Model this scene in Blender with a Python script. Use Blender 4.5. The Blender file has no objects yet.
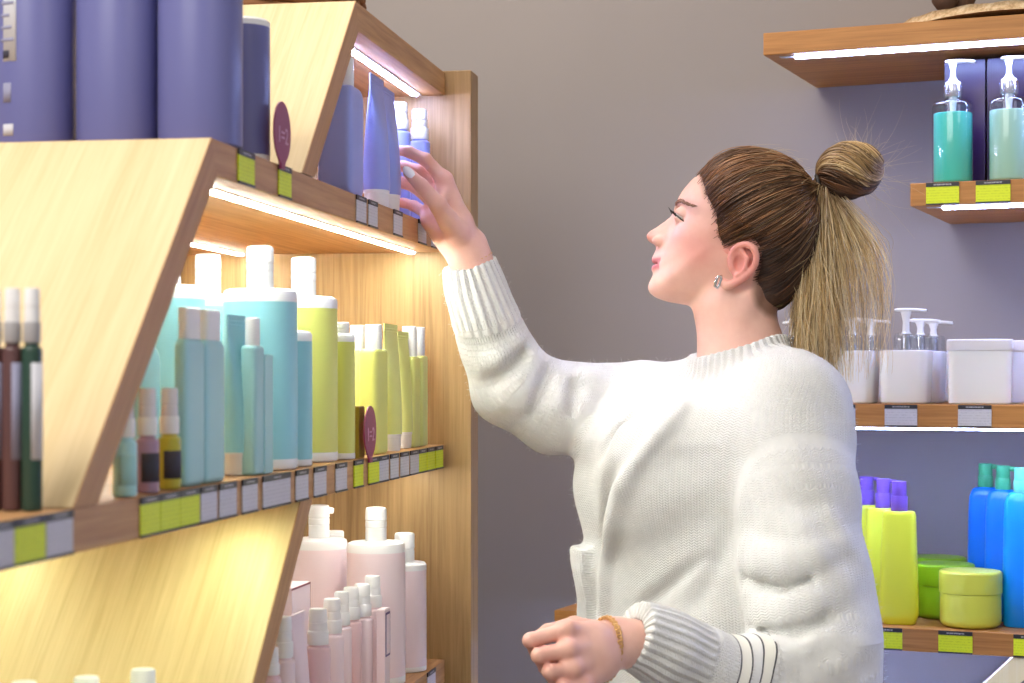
import bpy, bmesh, math, random
import numpy as np
from mathutils import Vector, Matrix
rng = np.random.default_rng(7)
random.seed(7)
scene = bpy.context.scene
COL = scene.collection
F, CX, HZ, H = 1860.0, 512.0, 379.0, 1.38      # focal length in px, principal point, eye height


def P(px, py, d):
    """world point seen at a photo pixel, at depth d (camera at the origin looks along +Y)"""
    return np.array((d * (px - CX) / F, d, H + d * (HZ - py) / F))


# ------------------------------------------------------------------ objects
def tag(o, label=None, cat=None, group=None, kind=None):
    if label: o['label'] = label
    if cat: o['category'] = cat
    if group: o['group'] = group
    if kind: o['kind'] = kind
    return o


def empty(name, loc=(0, 0, 0), rz=0.0):
    o = bpy.data.objects.new(name, None)
    o.empty_display_size = 0.02
    o.location = loc
    o.rotation_euler = (0, 0, rz)
    COL.objects.link(o)
    return o


def link(name, me, mat=None, parent=None, loc=(0, 0, 0), rz=0.0):
    o = bpy.data.objects.new(name, me)
    if mat is not None and len(me.materials) == 0:
        for m in (mat if isinstance(mat, (list, tuple)) else [mat]):
            me.materials.append(m)
    o.location = loc
    o.rotation_euler = (0, 0, rz)
    if parent is not None: o.parent = parent
    COL.objects.link(o)
    return o


def np_mesh(name, verts, faces, smooth=True):
    me = bpy.data.meshes.new(name)
    me.from_pydata([tuple(v) for v in verts], [], [tuple(int(i) for i in f) for f in faces])
    me.polygons.foreach_set('use_smooth', [smooth] * len(me.polygons))
    me.update()
    return me


def np_quads(name, V, Q):
    """fast path: V (n,3), Q (m,4)"""
    me = bpy.data.meshes.new(name)
    V = np.ascontiguousarray(V, dtype=np.float32); Q = np.ascontiguousarray(Q, dtype=np.int32)
    me.vertices.add(len(V)); me.vertices.foreach_set('co', V.ravel())
    me.loops.add(Q.size); me.loops.foreach_set('vertex_index', Q.ravel())
    me.polygons.add(len(Q))
    me.polygons.foreach_set('loop_start', np.arange(0, Q.size, Q.shape[1], dtype=np.int32))
    me.polygons.foreach_set('use_smooth', np.ones(len(Q), dtype=bool))
    me.update(calc_edges=True)
    me.validate()
    return me


def set_attr(me, name, arr):
    a = me.attributes.new(name, 'FLOAT', 'POINT')
    a.data.foreach_set('value', np.ascontiguousarray(arr, dtype=np.float32))


def set_vec(me, name, arr):
    a = me.attributes.new(name, 'FLOAT_VECTOR', 'POINT')
    a.data.foreach_set('vector', np.ascontiguousarray(arr, dtype=np.float32).ravel())


# ------------------------------------------------------------------ materials
def s2l(c):
    return tuple((x / 12.92 if x <= 0.04045 else ((x + 0.055) / 1.055) ** 2.4) for x in (v / 255.0 for v in c)) + (1.0,)


class N:
    def __init__(self, name):
        self.m = bpy.data.materials.new(name); self.m.use_nodes = True
        self.t = self.m.node_tree; self.t.nodes.clear()
        self.out = self.n('ShaderNodeOutputMaterial')
        self.b = self.n('ShaderNodeBsdfPrincipled')
        self.l(self.b.outputs[0], self.out.inputs[0])

    def n(self, typ, **kw):
        x = self.t.nodes.new(typ)
        for k, v in kw.items(): setattr(x, k, v)
        return x

    def l(self, a, b): self.t.links.new(a, b)

    def set(self, **kw):
        for k, v in kw.items(): self.b.inputs[k.replace('_', ' ')].default_value = v
        return self

    def coord(self, which='Object', scale=(1, 1, 1), rot=(0, 0, 0)):
        tc = self.n('ShaderNodeTexCoord'); mp = self.n('ShaderNodeMapping')
        mp.inputs['Scale'].default_value = scale; mp.inputs['Rotation'].default_value = rot
        self.l(tc.outputs[which], mp.inputs[0]); return mp.outputs[0]

    def noise(self, vec, scale, detail=3, rough=0.5, dist=0.0):
        x = self.n('ShaderNodeTexNoise')
        x.inputs['Scale'].default_value = scale; x.inputs['Detail'].default_value = detail
        x.inputs['Roughness'].default_value = rough; x.inputs['Distortion'].default_value = dist
        if vec is not None: self.l(vec, x.inputs['Vector'])
        return x.outputs[0]

    def ramp(self, fac, stops):
        r = self.n('ShaderNodeValToRGB')
        el = r.color_ramp.elements
        while len(el) < len(stops): el.new(0.5)
        for e, (p, c) in zip(el, stops): e.position = p; e.color = c
        self.l(fac, r.inputs[0]); return r.outputs[0]

    def math(self, op, a, b=None, clamp=False):
        x = self.n('ShaderNodeMath', operation=op); x.use_clamp = clamp
        for i, v in enumerate((a, b)):
            if v is None: continue
            if hasattr(v, 'is_output'): self.l(v, x.inputs[i])
            else: x.inputs[i].default_value = v
        return x.outputs[0]

    def mix(self, fac, a, b):
        x = self.n('ShaderNodeMix', data_type='RGBA')
        for i, v in ((0, fac), (6, a), (7, b)):
            if hasattr(v, 'is_output'): self.l(v, x.inputs[i])
            else: x.inputs[i].default_value = v
        return x.outputs[2]

    def bump(self, h, strength=0.3, dist=0.002):
        x = self.n('ShaderNodeBump'); x.inputs['Strength'].default_value = strength
        x.inputs['Distance'].default_value = dist
        self.l(h, x.inputs['Height']); self.l(x.outputs[0], self.b.inputs['Normal'])

    def attr(self, name):
        x = self.n('ShaderNodeAttribute'); x.attribute_name = name; return x


def plain(name, rgb, rough=0.4, **kw):
    k = N(name)
    # a whisper of mottling so that no surface is one dead-flat colour
    f = k.noise(k.coord('Object'), 9.0, 2)
    c = s2l(rgb)
    k.l(k.mix(f, tuple(v * 0.94 for v in c[:3]) + (1,), tuple(min(1, v * 1.05) for v in c[:3]) + (1,)), k.b.inputs['Base Color'])
    k.set(Roughness=rough, **kw)
    return k.m


# ------------------------------------------------------------------ implicit surfaces
def smin(a, b, k):
    h = np.clip(0.5 + 0.5 * (b - a) / k, 0, 1)
    return b + (a - b) * h - k * h * (1 - h)


def cone(p, a, b, r1, r2):
    """capsule whose radius runs linearly from r1 to r2"""
    a = np.asarray(a); b = np.asarray(b)
    ab = b - a; L2 = float(ab @ ab) + 1e-12
    t = np.clip(((p - a) @ ab) / L2, 0, 1)
    q = p - a - t[:, None] * ab
    return np.sqrt(np.einsum('ij,ij->i', q, q)) - (r1 + (r2 - r1) * t)


def chain(p, pts, k=0.006):
    d = None
    for (a, ra), (b, rb) in zip(pts[:-1], pts[1:]):
        e = cone(p, a, b, ra, rb)
        d = e if d is None else smin(d, e, k)
    return d


def ellipsoid(p, c, R, ax):
    """ax: rows are unit axes"""
    q = (p - np.asarray(c)) @ np.asarray(ax).T / np.asarray(R)
    k0 = np.sqrt(np.einsum('ij,ij->i', q, q)) + 1e-9
    g = q / np.asarray(R)
    k1 = np.sqrt(np.einsum('ij,ij->i', g, g)) + 1e-9
    return k0 * (k0 - 1.0) / k1


class Implicit:
    """union of groups, each (function, bbox lo, bbox hi); meshed block by block with surface nets"""
    def __init__(self, groups, k):
        self.g, self.k = groups, k

    def __call__(self, p):
        v = None
        for f, lo, hi in self.g:
            d = f(p); v = d if v is None else smin(v, d, self.k)
        return v

    def grid_eval(self, p, nb):
        """p (blocks*nb,3) laid out block by block"""
        pb = p.reshape(-1, nb, 3)
        lo_b, hi_b = pb.min(1), pb.max(1)
        v = np.full(pb.shape[:2], 0.2)
        for f, lo, hi in self.g:
            m = np.all((hi_b > np.asarray(lo) - 0.03) & (lo_b < np.asarray(hi) + 0.03), axis=1)
            if m.any():
                idx = np.nonzero(m)[0]
                for i in range(0, len(idx), 400):
                    ii = idx[i:i + 400]
                    d = f(pb[ii].reshape(-1, 3)).reshape(-1, nb)
                    v[ii] = smin(v[ii], d, self.k)
        return v.reshape(-1)

    def mesh(self, lo, hi, h, B=8):
        lo = np.asarray(lo, float); hi = np.asarray(hi, float)
        nblk = np.ceil((hi - lo) / (h * B)).astype(int)
        n = nblk * B + 1
        bi = np.stack(np.meshgrid(*[np.arange(k) for k in nblk], indexing='ij'), -1).reshape(-1, 3)
        cen = lo + (bi + 0.5) * B * h
        dc = self.grid_eval(cen, 1)
        keep = np.abs(dc) < B * h * 1.25 + 0.008
        vals = np.where(dc > 0, 1.0, -1.0).reshape(nblk).astype(np.float32)
        vol = np.ones(n, np.float32)
        big = vals.repeat(B, 0).repeat(B, 1).repeat(B, 2)
        vol[:n[0]-1, :n[1]-1, :n[2]-1] = big
        del big
        o = np.stack(np.meshgrid(*[np.arange(B + 1)] * 3, indexing='ij'), -1).reshape(-1, 3)
        kb = bi[keep]
        for i in range(0, len(kb), 600):
            g = (kb[i:i + 600, None, :] * B + o[None]).reshape(-1, 3)
            v = self.grid_eval(lo + g * h, len(o))
            vol[g[:, 0], g[:, 1], g[:, 2]] = v
        return self.nets(vol, lo, h)

    @staticmethod
    def nets(vol, lo, h):
        s = vol < 0
        c = np.zeros(tuple(np.array(vol.shape) - 1), np.uint8)
        for dx in (0, 1):
            for dy in (0, 1):
                for dz in (0, 1):
                    c += s[dx:dx + c.shape[0], dy:dy + c.shape[1], dz:dz + c.shape[2]]
        act = np.argwhere((c > 0) & (c < 8))
        idx = np.full(c.shape, -1, np.int32)
        idx[act[:, 0], act[:, 1], act[:, 2]] = np.arange(len(act))
        corners = [(x, y, z) for x in (0, 1) for y in (0, 1) for z in (0, 1)]
        cv = {k: vol[act[:, 0] + k[0], act[:, 1] + k[1], act[:, 2] + k[2]].astype(np.float64) for k in corners}
        acc = np.zeros((len(act), 3)); cnt = np.zeros(len(act))
        for k in corners:
            for ax in range(3):
                if k[ax]: continue
                k2 = list(k); k2[ax] = 1; k2 = tuple(k2)
                a, b = cv[k], cv[k2]
                m = (a < 0) != (b < 0)
                t = np.where(m, a / np.where(m, a - b, 1.0), 0)
                q = np.repeat(np.array(k, float)[None], len(act), 0); q[:, ax] += t
                acc[m] += q[m]; cnt[m] += 1
        V = lo + (act + acc / cnt[:, None]) * h
        Q = []
        for ax in range(3):
            u, w = (ax + 1) % 3, (ax + 2) % 3
            sl0 = [slice(None)] * 3; sl1 = [slice(None)] * 3
            sl0[ax] = slice(0, -1); sl1[ax] = slice(1, None)
            s0, s1 = s[tuple(sl0)], s[tuple(sl1)]
            e = np.argwhere(s0 != s1)
            ok = (e[:, u] > 0) & (e[:, w] > 0) & (e[:, u] < c.shape[u]) & (e[:, w] < c.shape[w])
            e = e[ok]
            inside = s0[e[:, 0], e[:, 1], e[:, 2]]
            q = []
            for du, dw in ((1, 1), (0, 1), (0, 0), (1, 0)):
                f = e.copy(); f[:, u] -= du; f[:, w] -= dw
                q.append(idx[f[:, 0], f[:, 1], f[:, 2]])
            q = np.stack(q, 1)
            q[~inside] = q[~inside][:, ::-1]
            Q.append(q)
        return V, np.concatenate(Q)


def grad(f, p, e=1e-3):
    g = np.zeros_like(p)
    for i in range(3):
        d = np.zeros(3); d[i] = e
        g[:, i] = f(p + d) - f(p - d)
    return g / (np.linalg.norm(g, axis=1, keepdims=True) + 1e-12)


def march(f, px, py, d0, d1):
    """first point of the solid f met along the sight line of a pixel between depths d0 and d1"""
    ds = np.linspace(d0, d1, 500)
    pts = np.stack([P(px, py, d) for d in ds])
    v = f(pts)
    i = np.argmax(v < 0)
    return pts[i] if (v < 0).any() else pts[np.argmin(v)]


# ================================================================== HEAD
HD = 2.65
S = HD / F                                     # metres per photo pixel at the head
HC = P(742, 228, HD)
_v = np.array((-HC[0], -HC[1], 0.0)); C_AX = _v / np.linalg.norm(_v)      # towards the left ear
A_AX = np.array((C_AX[1], -C_AX[0], 0.0)); A_AX = A_AX if A_AX[0] < 0 else -A_AX   # towards the nose
B_AX = np.array((0.0, 0.0, 1.0))
PROFILE = [(704, 171), (698.4, 175), (693.7, 178), (688.2, 183.8), (682, 191.5), (677.2, 200.7), (675.2, 205.5), (673.6, 211), (671, 216),
           (664.6, 221.2), (656.4, 227), (649.6, 230.6), (646.3, 234.6), (647.4, 238.7), (650.6, 241.9), (655.4, 244.4), (656.6, 247.6),
           (654.9, 252), (652.7, 256), (651.5, 259.2), (652.3, 261.8), (654.9, 263.4), (652.0, 265.8), (651.2, 269.2), (653.7, 272.8), (652.4, 276.6),
           (649.4, 281.7), (648.0, 286.8), (649.4, 292), (655, 296.8), (664.6, 300.5), (676, 303), (694, 305), (718, 306), (742, 307), (765, 311), (781, 303),
           (797, 278), (808.5, 244), (811, 212), (804, 188), (788, 169), (766, 159), (742, 157), (720, 161)]
BASE = [(704, 171), (698.4, 175), (693.7, 178), (688.2, 183.8), (682, 191.5), (677.6, 200.7), (677, 206), (676, 214), (673, 222), (670, 230), (667, 238),
        (664.5, 246), (662.5, 254), (661, 262), (659.5, 270), (657.5, 278), (654.5, 284), (653, 290), (656, 296), (664.6, 300.5)]


def _polar(pts):
    q = np.array(pts); x = 742 - q[:, 0]; y = 228 - q[:, 1]
    ph = np.arctan2(y, x) % (2 * math.pi); r = np.hypot(x, y)
    o = np.argsort(ph); return ph[o], r[o]


PH = np.linspace(0, 2 * math.pi, 1441)[:-1]


def _table(pts, sm):
    ph, r = _polar(pts)
    t = np.interp(PH, ph, r, period=2 * math.pi)
    k = np.exp(-0.5 * (np.arange(-30, 31) / sm) ** 2); k /= k.sum()
    return np.convolve(np.concatenate([t[-30:], t, t[:30]]), k, 'valid')


RP = _table(PROFILE, 3.2)
RB = np.minimum(RP, _table(BASE + PROFILE[31:], 9.0))
_dg = np.degrees(PH); _dg = np.where(_dg > 180, _dg - 360, _dg)
WT = np.interp(_dg, [-180, -120, -90, -60, -42, -25, 0, 25, 60, 120, 180], [54, 50, 48, 46, 45, 48, 50, 52, 54, 55, 54])
_kk = np.exp(-0.5 * (np.arange(-90, 91) / 36.0) ** 2); WT = np.convolve(np.concatenate([WT[-90:], WT, WT[:90]]), _kk / _kk.sum(), 'valid')
WN = np.interp(_dg, [-40, -16, -12, -6, 2, 8, 20], [20, 12.5, 11, 10, 7.5, 6.5, 10])     # half width of nose / lips
NEXP = 2.25


def _lk(tab, ph):
    x = (ph % (2 * math.pi)) / (2 * math.pi) * 1440
    i = np.floor(x).astype(int) % 1440; f = x - np.floor(x)
    return tab[i] * (1 - f) + tab[(i + 1) % 1440] * f


def to_head(p):
    q = (p - HC) / S
    return q @ A_AX, q[:, 2], q @ C_AX


def from_head(px, py, c):
    return HC + S * ((742 - px) * A_AX + (228 - py) * B_AX + c * C_AX)


def head_R(ph, c):
    rb = _lk(RB, ph); rp = _lk(RP, ph)
    w = _lk(WN, ph)
    dg = np.degrees(ph); dg = np.where(dg > 180, dg - 360, dg)
    wide = np.where(dg < -16.5, np.interp(dg, [-60, -40, -30, -22, -17], [26, 22, 20, 19, 13]), w)
    return rb + (rp - rb) * np.exp(-(np.abs(c) / wide) ** 2.4)


def skull(p):
    a, b, c = to_head(p)
    ph = np.arctan2(b, a); rs = np.hypot(a, b); ac = np.abs(c)
    R = head_R(ph, c)
    # eye sockets, cheek bones, hollow under them
    px, py = 742 - a, 228 - b
    R = R - 6.0 * np.exp(-((py - 215) / 7.5) ** 2 - ((ac - 20) / 9.5) ** 2)
    R = R + 2.0 * np.exp(-((py - 203) / 4.5) ** 2 - ((ac - 22) / 13) ** 2)
    R = R + 2.4 * np.exp(-((py - 238) / 10) ** 2 - ((ac - 31) / 10) ** 2)
    W = _lk(WT, ph)
    v = (rs / np.maximum(R, 1)) ** NEXP + (ac / W) ** NEXP
    val = (np.maximum(v, 1e-9)) ** (1 / NEXP)
    rr = np.sqrt(rs * rs + c * c)
    return (rr - rr / np.maximum(val, 1e-6)) * S * 0.9


def surf_r(d):
    """distance from the head's centre to the bare skull along unit directions d (a,b,c)"""
    ph = np.arctan2(d[:, 1], d[:, 0]); rs = np.hypot(d[:, 0], d[:, 1])
    R = _lk(RB, ph); W = _lk(WT, ph)
    return 1.0 / ((rs / R) ** NEXP + (np.abs(d[:, 2]) / W) ** NEXP) ** (1 / NEXP)


EYE_C = [(683.2, 216.6, 21.5), (683.2, 216.6, -21.5)]
HELIX = [(730, 266, 47), (732, 256.5, 50), (738, 250, 53), (746, 248.5, 56), (753, 252.5, 58), (755.8, 261, 58), (753.5, 270.5, 56), (746, 278.5, 53), (736, 285, 50), (727, 287.5, 48), (723, 283.5, 46.5)]


def smooth_path(pts, n):
    q = np.array(pts, float); m = len(q); out = []
    for u in np.linspace(0, m - 1 - 1e-6, n):
        i = int(u); f = u - i
        a, b, c, d = q[max(i - 1, 0)], q[i], q[min(i + 1, m - 1)], q[min(i + 2, m - 1)]
        out.append(.5 * (2 * b + (c - a) * f + (2 * a - 5 * b + 4 * c - d) * f ** 2 + (3 * b - a - 3 * c + d) * f ** 3))
    return [tuple(x) for x in out]


HELIX_R = np.interp(np.linspace(0, 10, 24), range(11), (2.0, 2.4, 2.6, 2.7, 2.8, 2.8, 2.7, 2.8, 3.6, 4.2, 3.6))
HELIX = smooth_path(HELIX, 24)


def head_sdf(p):
    d = skull(p)
    for sg in (1, -1):
        # wings of the nose, eyelids
        d = smin(d, ellipsoid(p, from_head(659.6, 240.8, 8.2 * sg), (6.6 * S, 5.2 * S, 4.4 * S), np.stack([A_AX, B_AX, C_AX])), 4 * S)
        e = from_head(684.2, 217.0, 21.5 * sg)
        lid = np.linalg.norm(p - e, axis=1) - 9.5 * S
        a, b, c = to_head(p)
        slit = np.abs(228 - b - (215.0 + 0.75 * (742 - a - 675))) - 1.9          # open slot of the eye, in px
        lid = np.maximum(lid, -np.maximum(slit, (np.abs(c * sg - 22.5) - 11)) * S)
        d = smin(d, lid, 2.5 * S)
        # ear
        hx = [(from_head(x, y, c * sg), r * S) for (x, y, c), r in zip(HELIX, HELIX_R)]
        ear = chain(p, hx, 2 * S)
        ear = smin(ear, ellipsoid(p, from_head(742, 266, 49.5 * sg), (13 * S, 18 * S, 4.0 * S), np.stack([A_AX, B_AX, C_AX])), 3 * S)
        anti = [(from_head(x, y, c * sg), 2.0 * S) for x, y, c in ((742, 254.5, 54), (747.5, 262, 56), (745, 271, 55), (737, 278, 52))]
        ear = smin(ear, chain(p, anti, 2 * S), 2.5 * S)
        ear = smin(ear, cone(p, from_head(730.5, 262.5, 49 * sg), from_head(731.5, 271, 49.5 * sg), 2.4 * S, 2.6 * S), 2 * S)
        con = ellipsoid(p, from_head(738.5, 266.5, 56.5 * sg), (5.4 * S, 9 * S, 8.2 * S), np.stack([A_AX, B_AX, C_AX]))
        ear = -smin(-ear, con, 2 * S)
        d = smin(d, ear, 3 * S)
        nos = ellipsoid(p, from_head(655.5, 245.2, 5.0 * sg), (3.6 * S, 2.0 * S, 2.2 * S), np.stack([A_AX, B_AX, C_AX]))
        d = -smin(-d, nos, 1.5 * S)
    # crease between the lips
    cr = ellipsoid(p, from_head(656.5, 263.6, 0), (6.0 * S, .8 * S, 14 * S), np.stack([A_AX, B_AX, C_AX]))
    return -smin(-d, cr, 1.6 * S)
# ================================================================== BODY (skin)
PSI = math.radians(30)                          # how far the chest turns towards the camera
FWD = np.array((-math.cos(PSI), -math.sin(PSI), 0)); SIDE = np.array((math.sin(PSI), -math.cos(PSI), 0)); UP = np.array((0, 0, 1.0))
FOOT = P(735, 379, 2.68); FOOT[2] = 0.0        # the person stands here

# joints: photo pixel and depth
R_WRI, R_ELB, R_SHO = P(470, 258, 2.72), P(510, 386, 2.78), P(642, 404, 2.80)
L_WRI, L_ELB, L_SHO = P(628, 642, 2.285), P(818, 694, 2.43), P(790, 420, 2.55)


def neck_sdf(p):
    d = cone(p, P(734, 304, HD), P(743, 364, HD), 41.5 * S, 39.5 * S)
    d = smin(d, cone(p, P(743, 364, HD), P(744, 420, HD + .03), 40 * S, 60 * S), .03)
    # the long neck muscle from behind the ear to the collar bone
    d = smin(d, cone(p, from_head(752, 296, 36), from_head(716, 366, 24), 8.5 * S, 7.5 * S), .012)
    return d


def headneck(p):
    return smin(head_sdf(p), neck_sdf(p), 9 * S)


def core(p):
    d = chain(p, [(P(742, 410, 2.68), .075), (P(712, 470, 2.69), .10), (P(708, 640, 2.69), .10)], .03)
    d = smin(d, cone(p, P(742, 405, 2.68), L_SHO, .06, .05), .03)
    return smin(d, cone(p, P(742, 405, 2.68), R_SHO, .06, .05), .03)


def arm_r(p):
    return chain(p, [(R_SHO, .046), (R_ELB, .036), (P(487, 318, 2.745), .034), (P(472.5, 266, 2.724), .0268)], .01)


def arm_l(p):
    return chain(p, [(L_SHO, .048), (L_ELB, .038), (P(730, 672, 2.36), .037), (P(632, 643, 2.29), .027)], .01)


def J(*a):
    return [(P(x, y, d), r / 1000) for x, y, d, r in a]


RF_ = dict(
    index=J((444, 180, 2.700, 11.0), (425.5, 159.5, 2.690, 9.3), (409, 152, 2.695, 8.3), (392, 149, 2.705, 6.6)),
    middle=J((440, 191, 2.722, 10.8), (419, 171, 2.718, 9.2), (404, 166.5, 2.722, 8.2), (389, 165, 2.730, 6.6)),
    ring=J((435, 204, 2.740, 10.4), (415, 187, 2.738, 8.8), (402, 182.5, 2.742, 8.0), (388, 181, 2.748, 6.4)),
    pinky=J((430.5, 216, 2.738, 9.6), (414, 206, 2.756, 7.8), (404, 203, 2.760, 7.0), (392, 201, 2.764, 5.8)),
    thumb=J((456, 233, 2.692, 18), (438, 205, 2.664, 12.5), (421, 185.5, 2.652, 10.0), (408.5, 173, 2.648, 8.0)))


def hand_r(p):
    d = None
    for f in RF_.values():
        e = chain(p, f, .004)
        d = e if d is None else smin(d, e, .0045)
    w = (P(470, 258, 2.722), .0262)
    palm = None
    for k, r in (('index', .0135), ('middle', .0130), ('ring', .0125), ('pinky', .0115)):
        a = RF_[k][0][0]
        mid = a * .45 + w[0] * .55
        e = smin(cone(p, a, mid, r, .0195), cone(p, mid, w[0], .0195, .0245), .012)
        palm = e if palm is None else smin(palm, e, .010)
    palm = smin(palm, cone(p, RF_['thumb'][0][0], w[0], .0155, .021), .014)
    palm = smin(palm, cone(p, P(430, 221, 2.728), P(459, 249, 2.728), .0135, .020), .014)      # heel below the little finger
    # web between thumb and index, wrist bone
    palm = smin(palm, cone(p, P(441, 205, 2.675), P(444, 190, 2.70), .006, .008), .010)
    palm = smin(palm, cone(p, w[0], P(475, 275, 2.727), .0262, .0268), .015)
    palm = smin(palm, cone(p, P(476, 240, 2.735), P(474, 248, 2.735), .012, .012), .02)
    return smin(d, palm, .007)


LF_ = dict(
    index=J((566, 630, 2.215, 9.8), (530.5, 640.5, 2.200, 9.0), (535.5, 650, 2.232, 8.0), (551, 652, 2.250, 7.0)),
    middle=J((567, 650, 2.200, 9.8), (539, 655.5, 2.188, 9.0), (545, 667, 2.222, 8.0), (560, 667, 2.240, 7.0)),
    ring=J((572, 669, 2.198, 9.4), (549.5, 671.5, 2.184, 8.6), (556, 683, 2.215, 7.8), (569, 682, 2.235, 6.8)),
    pinky=J((581, 686, 2.205, 8.8), (562.5, 685.5, 2.186, 7.6), (568, 696, 2.212, 7.0), (580, 696, 2.230, 6.2)),
    thumb=J((603, 632, 2.285, 13), (574, 625, 2.272, 10.5), (548, 631.5, 2.250, 9.0), (532, 640.5, 2.236, 7.4)))


def hand_l(p):
    d = None
    for f in LF_.values():
        e = chain(p, f, .004)
        d = e if d is None else smin(d, e, .004)
    w = P(622, 644, 2.275)
    palm = None
    for k, r in (('index', .0122), ('middle', .0125), ('ring', .0122), ('pinky', .0115)):
        a = LF_[k][0][0]
        mid = a * .5 + w * .5
        e = smin(cone(p, a, mid, r, .0175), cone(p, mid, w, .0175, .022), .012)
        palm = e if palm is None else smin(palm, e, .010)
        palm = smin(palm, cone(p, a + np.array((0, -.0035, .002)), a + np.array((.002, -.0035, .002)), .0085, .0085), .008)   # knuckle
    palm = smin(palm, cone(p, LF_['thumb'][0][0], w, .0145, .021), .014)
    palm = smin(palm, cone(p, w, P(640, 645, 2.295), .0245, .0268), .015)
    palm = smin(palm, cone(p, P(612, 624, 2.268), P(620, 626, 2.275), .008, .008), .012)
    palm = smin(palm, cone(p, P(582, 656, 2.245), P(553, 655, 2.232), .022, .013), .012)
    return smin(d, palm, .006)


def bb(pts, m):
    q = np.array([x if isinstance(x, np.ndarray) else x[0] for x in pts]); return q.min(0) - m, q.max(0) + m


_hb = (HC - .19, HC + .19)
_hr = bb([x for f in RF_.values() for x in f] + [(P(475, 275, 2.727), 0)], .05)
_hl = bb([x for f in LF_.values() for x in f] + [(P(640, 645, 2.295), 0)], .05)
_ar = bb([R_SHO, R_ELB, R_WRI], .09); _al = bb([L_SHO, L_ELB, L_WRI], .09)
_co = bb([P(742, 300, 2.68), P(708, 640, 2.69), L_SHO, R_SHO], .16)
BODY = Implicit([(head_sdf, *_hb), (neck_sdf, HC + np.array((-.16, -.16, -.36)), HC + np.array((.16, .16, .0))), (core, *_co),
                 (arm_r, *_ar), (arm_l, *_al), (hand_r, *_hr), (hand_l, *_hl)], .012)

# ================================================================== SWEATER
ZT = lambda y: H + 2.68 * (HZ - y) / F
_tz = np.array([ZT(y) for y in (860, 760, 683, 600, 540, 480, 440, 405, 380, 362)])
_tc = np.array([P(x, 379, d) for x, d in ((716, 2.69), (714, 2.69), (711, 2.69), (706, 2.69), (703, 2.69), (702, 2.69), (703, 2.69), (712, 2.69), (732, 2.68), (742, 2.67))])
_tw = np.array([.235, .228, .220, .212, .206, .204, .198, .172, .110, .070])
_tv = np.array([.165, .160, .153, .146, .140, .142, .138, .116, .080, .060])


def torso(p):
    z = p[:, 2]
    o = np.argsort(_tz)
    cx = np.interp(z, _tz[o], _tc[o, 0]); cy = np.interp(z, _tz[o], _tc[o, 1])
    w = np.interp(z, _tz[o], _tw[o]); v = np.interp(z, _tz[o], _tv[o])
    q = np.stack([p[:, 0] - cx, p[:, 1] - cy], 1)
    s = q @ SIDE[:2]; f = q @ FWD[:2]
    n = 2.25
    val = ((np.abs(s) / w) ** n + (np.abs(f) / v) ** n + 1e-9) ** (1 / n)
    r = np.hypot(s, f) + 1e-9
    d = r - r / val
    d = np.maximum(d * .9, (_tz.min() - z))
    return np.maximum(d, z - _tz.max())


BUST = [P(655, 468, 2.605), P(636, 470, 2.76)]


def torso_all(p):
    d = torso(p)
    for b in BUST:
        d = smin(d, np.linalg.norm((p - b) * np.array((1, 1, .85)), axis=1) - .070, .08)
    d = smin(d, cone(p, P(757, 399, 2.63), P(790, 411, 2.56), .058, .072), .05)
    d = smin(d, cone(p, P(727, 392, 2.71), P(646, 404, 2.79), .054, .060), .05)
    d = smin(d, chain(p, [(P(784, 420, 2.55), .074), (P(790, 446, 2.535), .075)], .03), .07)
    # collar
    col = cone(p, P(741, 350, HD), P(743, 386, HD + .004), 49.5 * S, 55 * S)
    col = np.maximum(col, COLLAR_N(p))
    d = smin(d, col, .010)
    return d


def front_line():
    return [march(torso_all, x, y, 2.3, 3.0) for x, y in ((684, 408), (662, 434), (640, 460), (624, 486), (615, 520), (609, 560), (604, 610), (600, 660))]


_cn = np.array((-.20, 0.0, .98)); _cn /= np.linalg.norm(_cn)
_cp = P(735, 347, HD)


def COLLAR_N(p):                                 # plane that cuts the collar off, tilted up towards the nape
    n = np.array((-.30, .0, 1.0)); n /= np.linalg.norm(n)
    return (p - _cp) @ n


SL_L = [(P(782, 422, 2.545), .075), (P(796, 495, 2.505), .080), (P(806, 570, 2.47), .080), (P(815, 645, 2.435), .080), (P(819, 694, 2.43), .073)]
FO_L = [(P(819, 694, 2.43), .073), (P(762, 690, 2.385), .058), (P(735, 681, 2.365), .052), (P(700, 664, 2.335), .0470), (P(668, 649, 2.31), .0455), (P(633, 634.5, 2.287), .0425)]
SL_R = [(P(642, 404, 2.80), .064), (P(600, 411, 2.795), .062), (P(556, 408, 2.79), .0625), (P(512, 384, 2.78), .058)]
FO_R = [(P(512, 384, 2.78), .058), (P(497, 350, 2.765), .0515), (P(487, 318, 2.745), .0465), (P(478, 291, 2.735), .0430), (P(469.5, 262.5, 2.724), .0402)]


def cut(d, p, chainpts, e=0.0):
    a, b = chainpts[-2][0], chainpts[-1][0]
    n = (b - a) / np.linalg.norm(b - a)
    return np.maximum(d, (p - b) @ n - e)


def lay(base, pts, d0, d1, r, h):
    """a fold: centres sunk under the cloth so that only h of the roll stands out"""
    out = []
    n = len(pts)
    for i, (x, y) in enumerate(pts):
        q = march(base, x, y, d0, d1)
        g = grad(base, q[None], 2e-3)[0]
        hh = h * (.25 + .75 * math.sin(math.pi * (i + .6) / (n + .2)))
        out.append((q - g * (r - hh), r))
    return out


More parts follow.
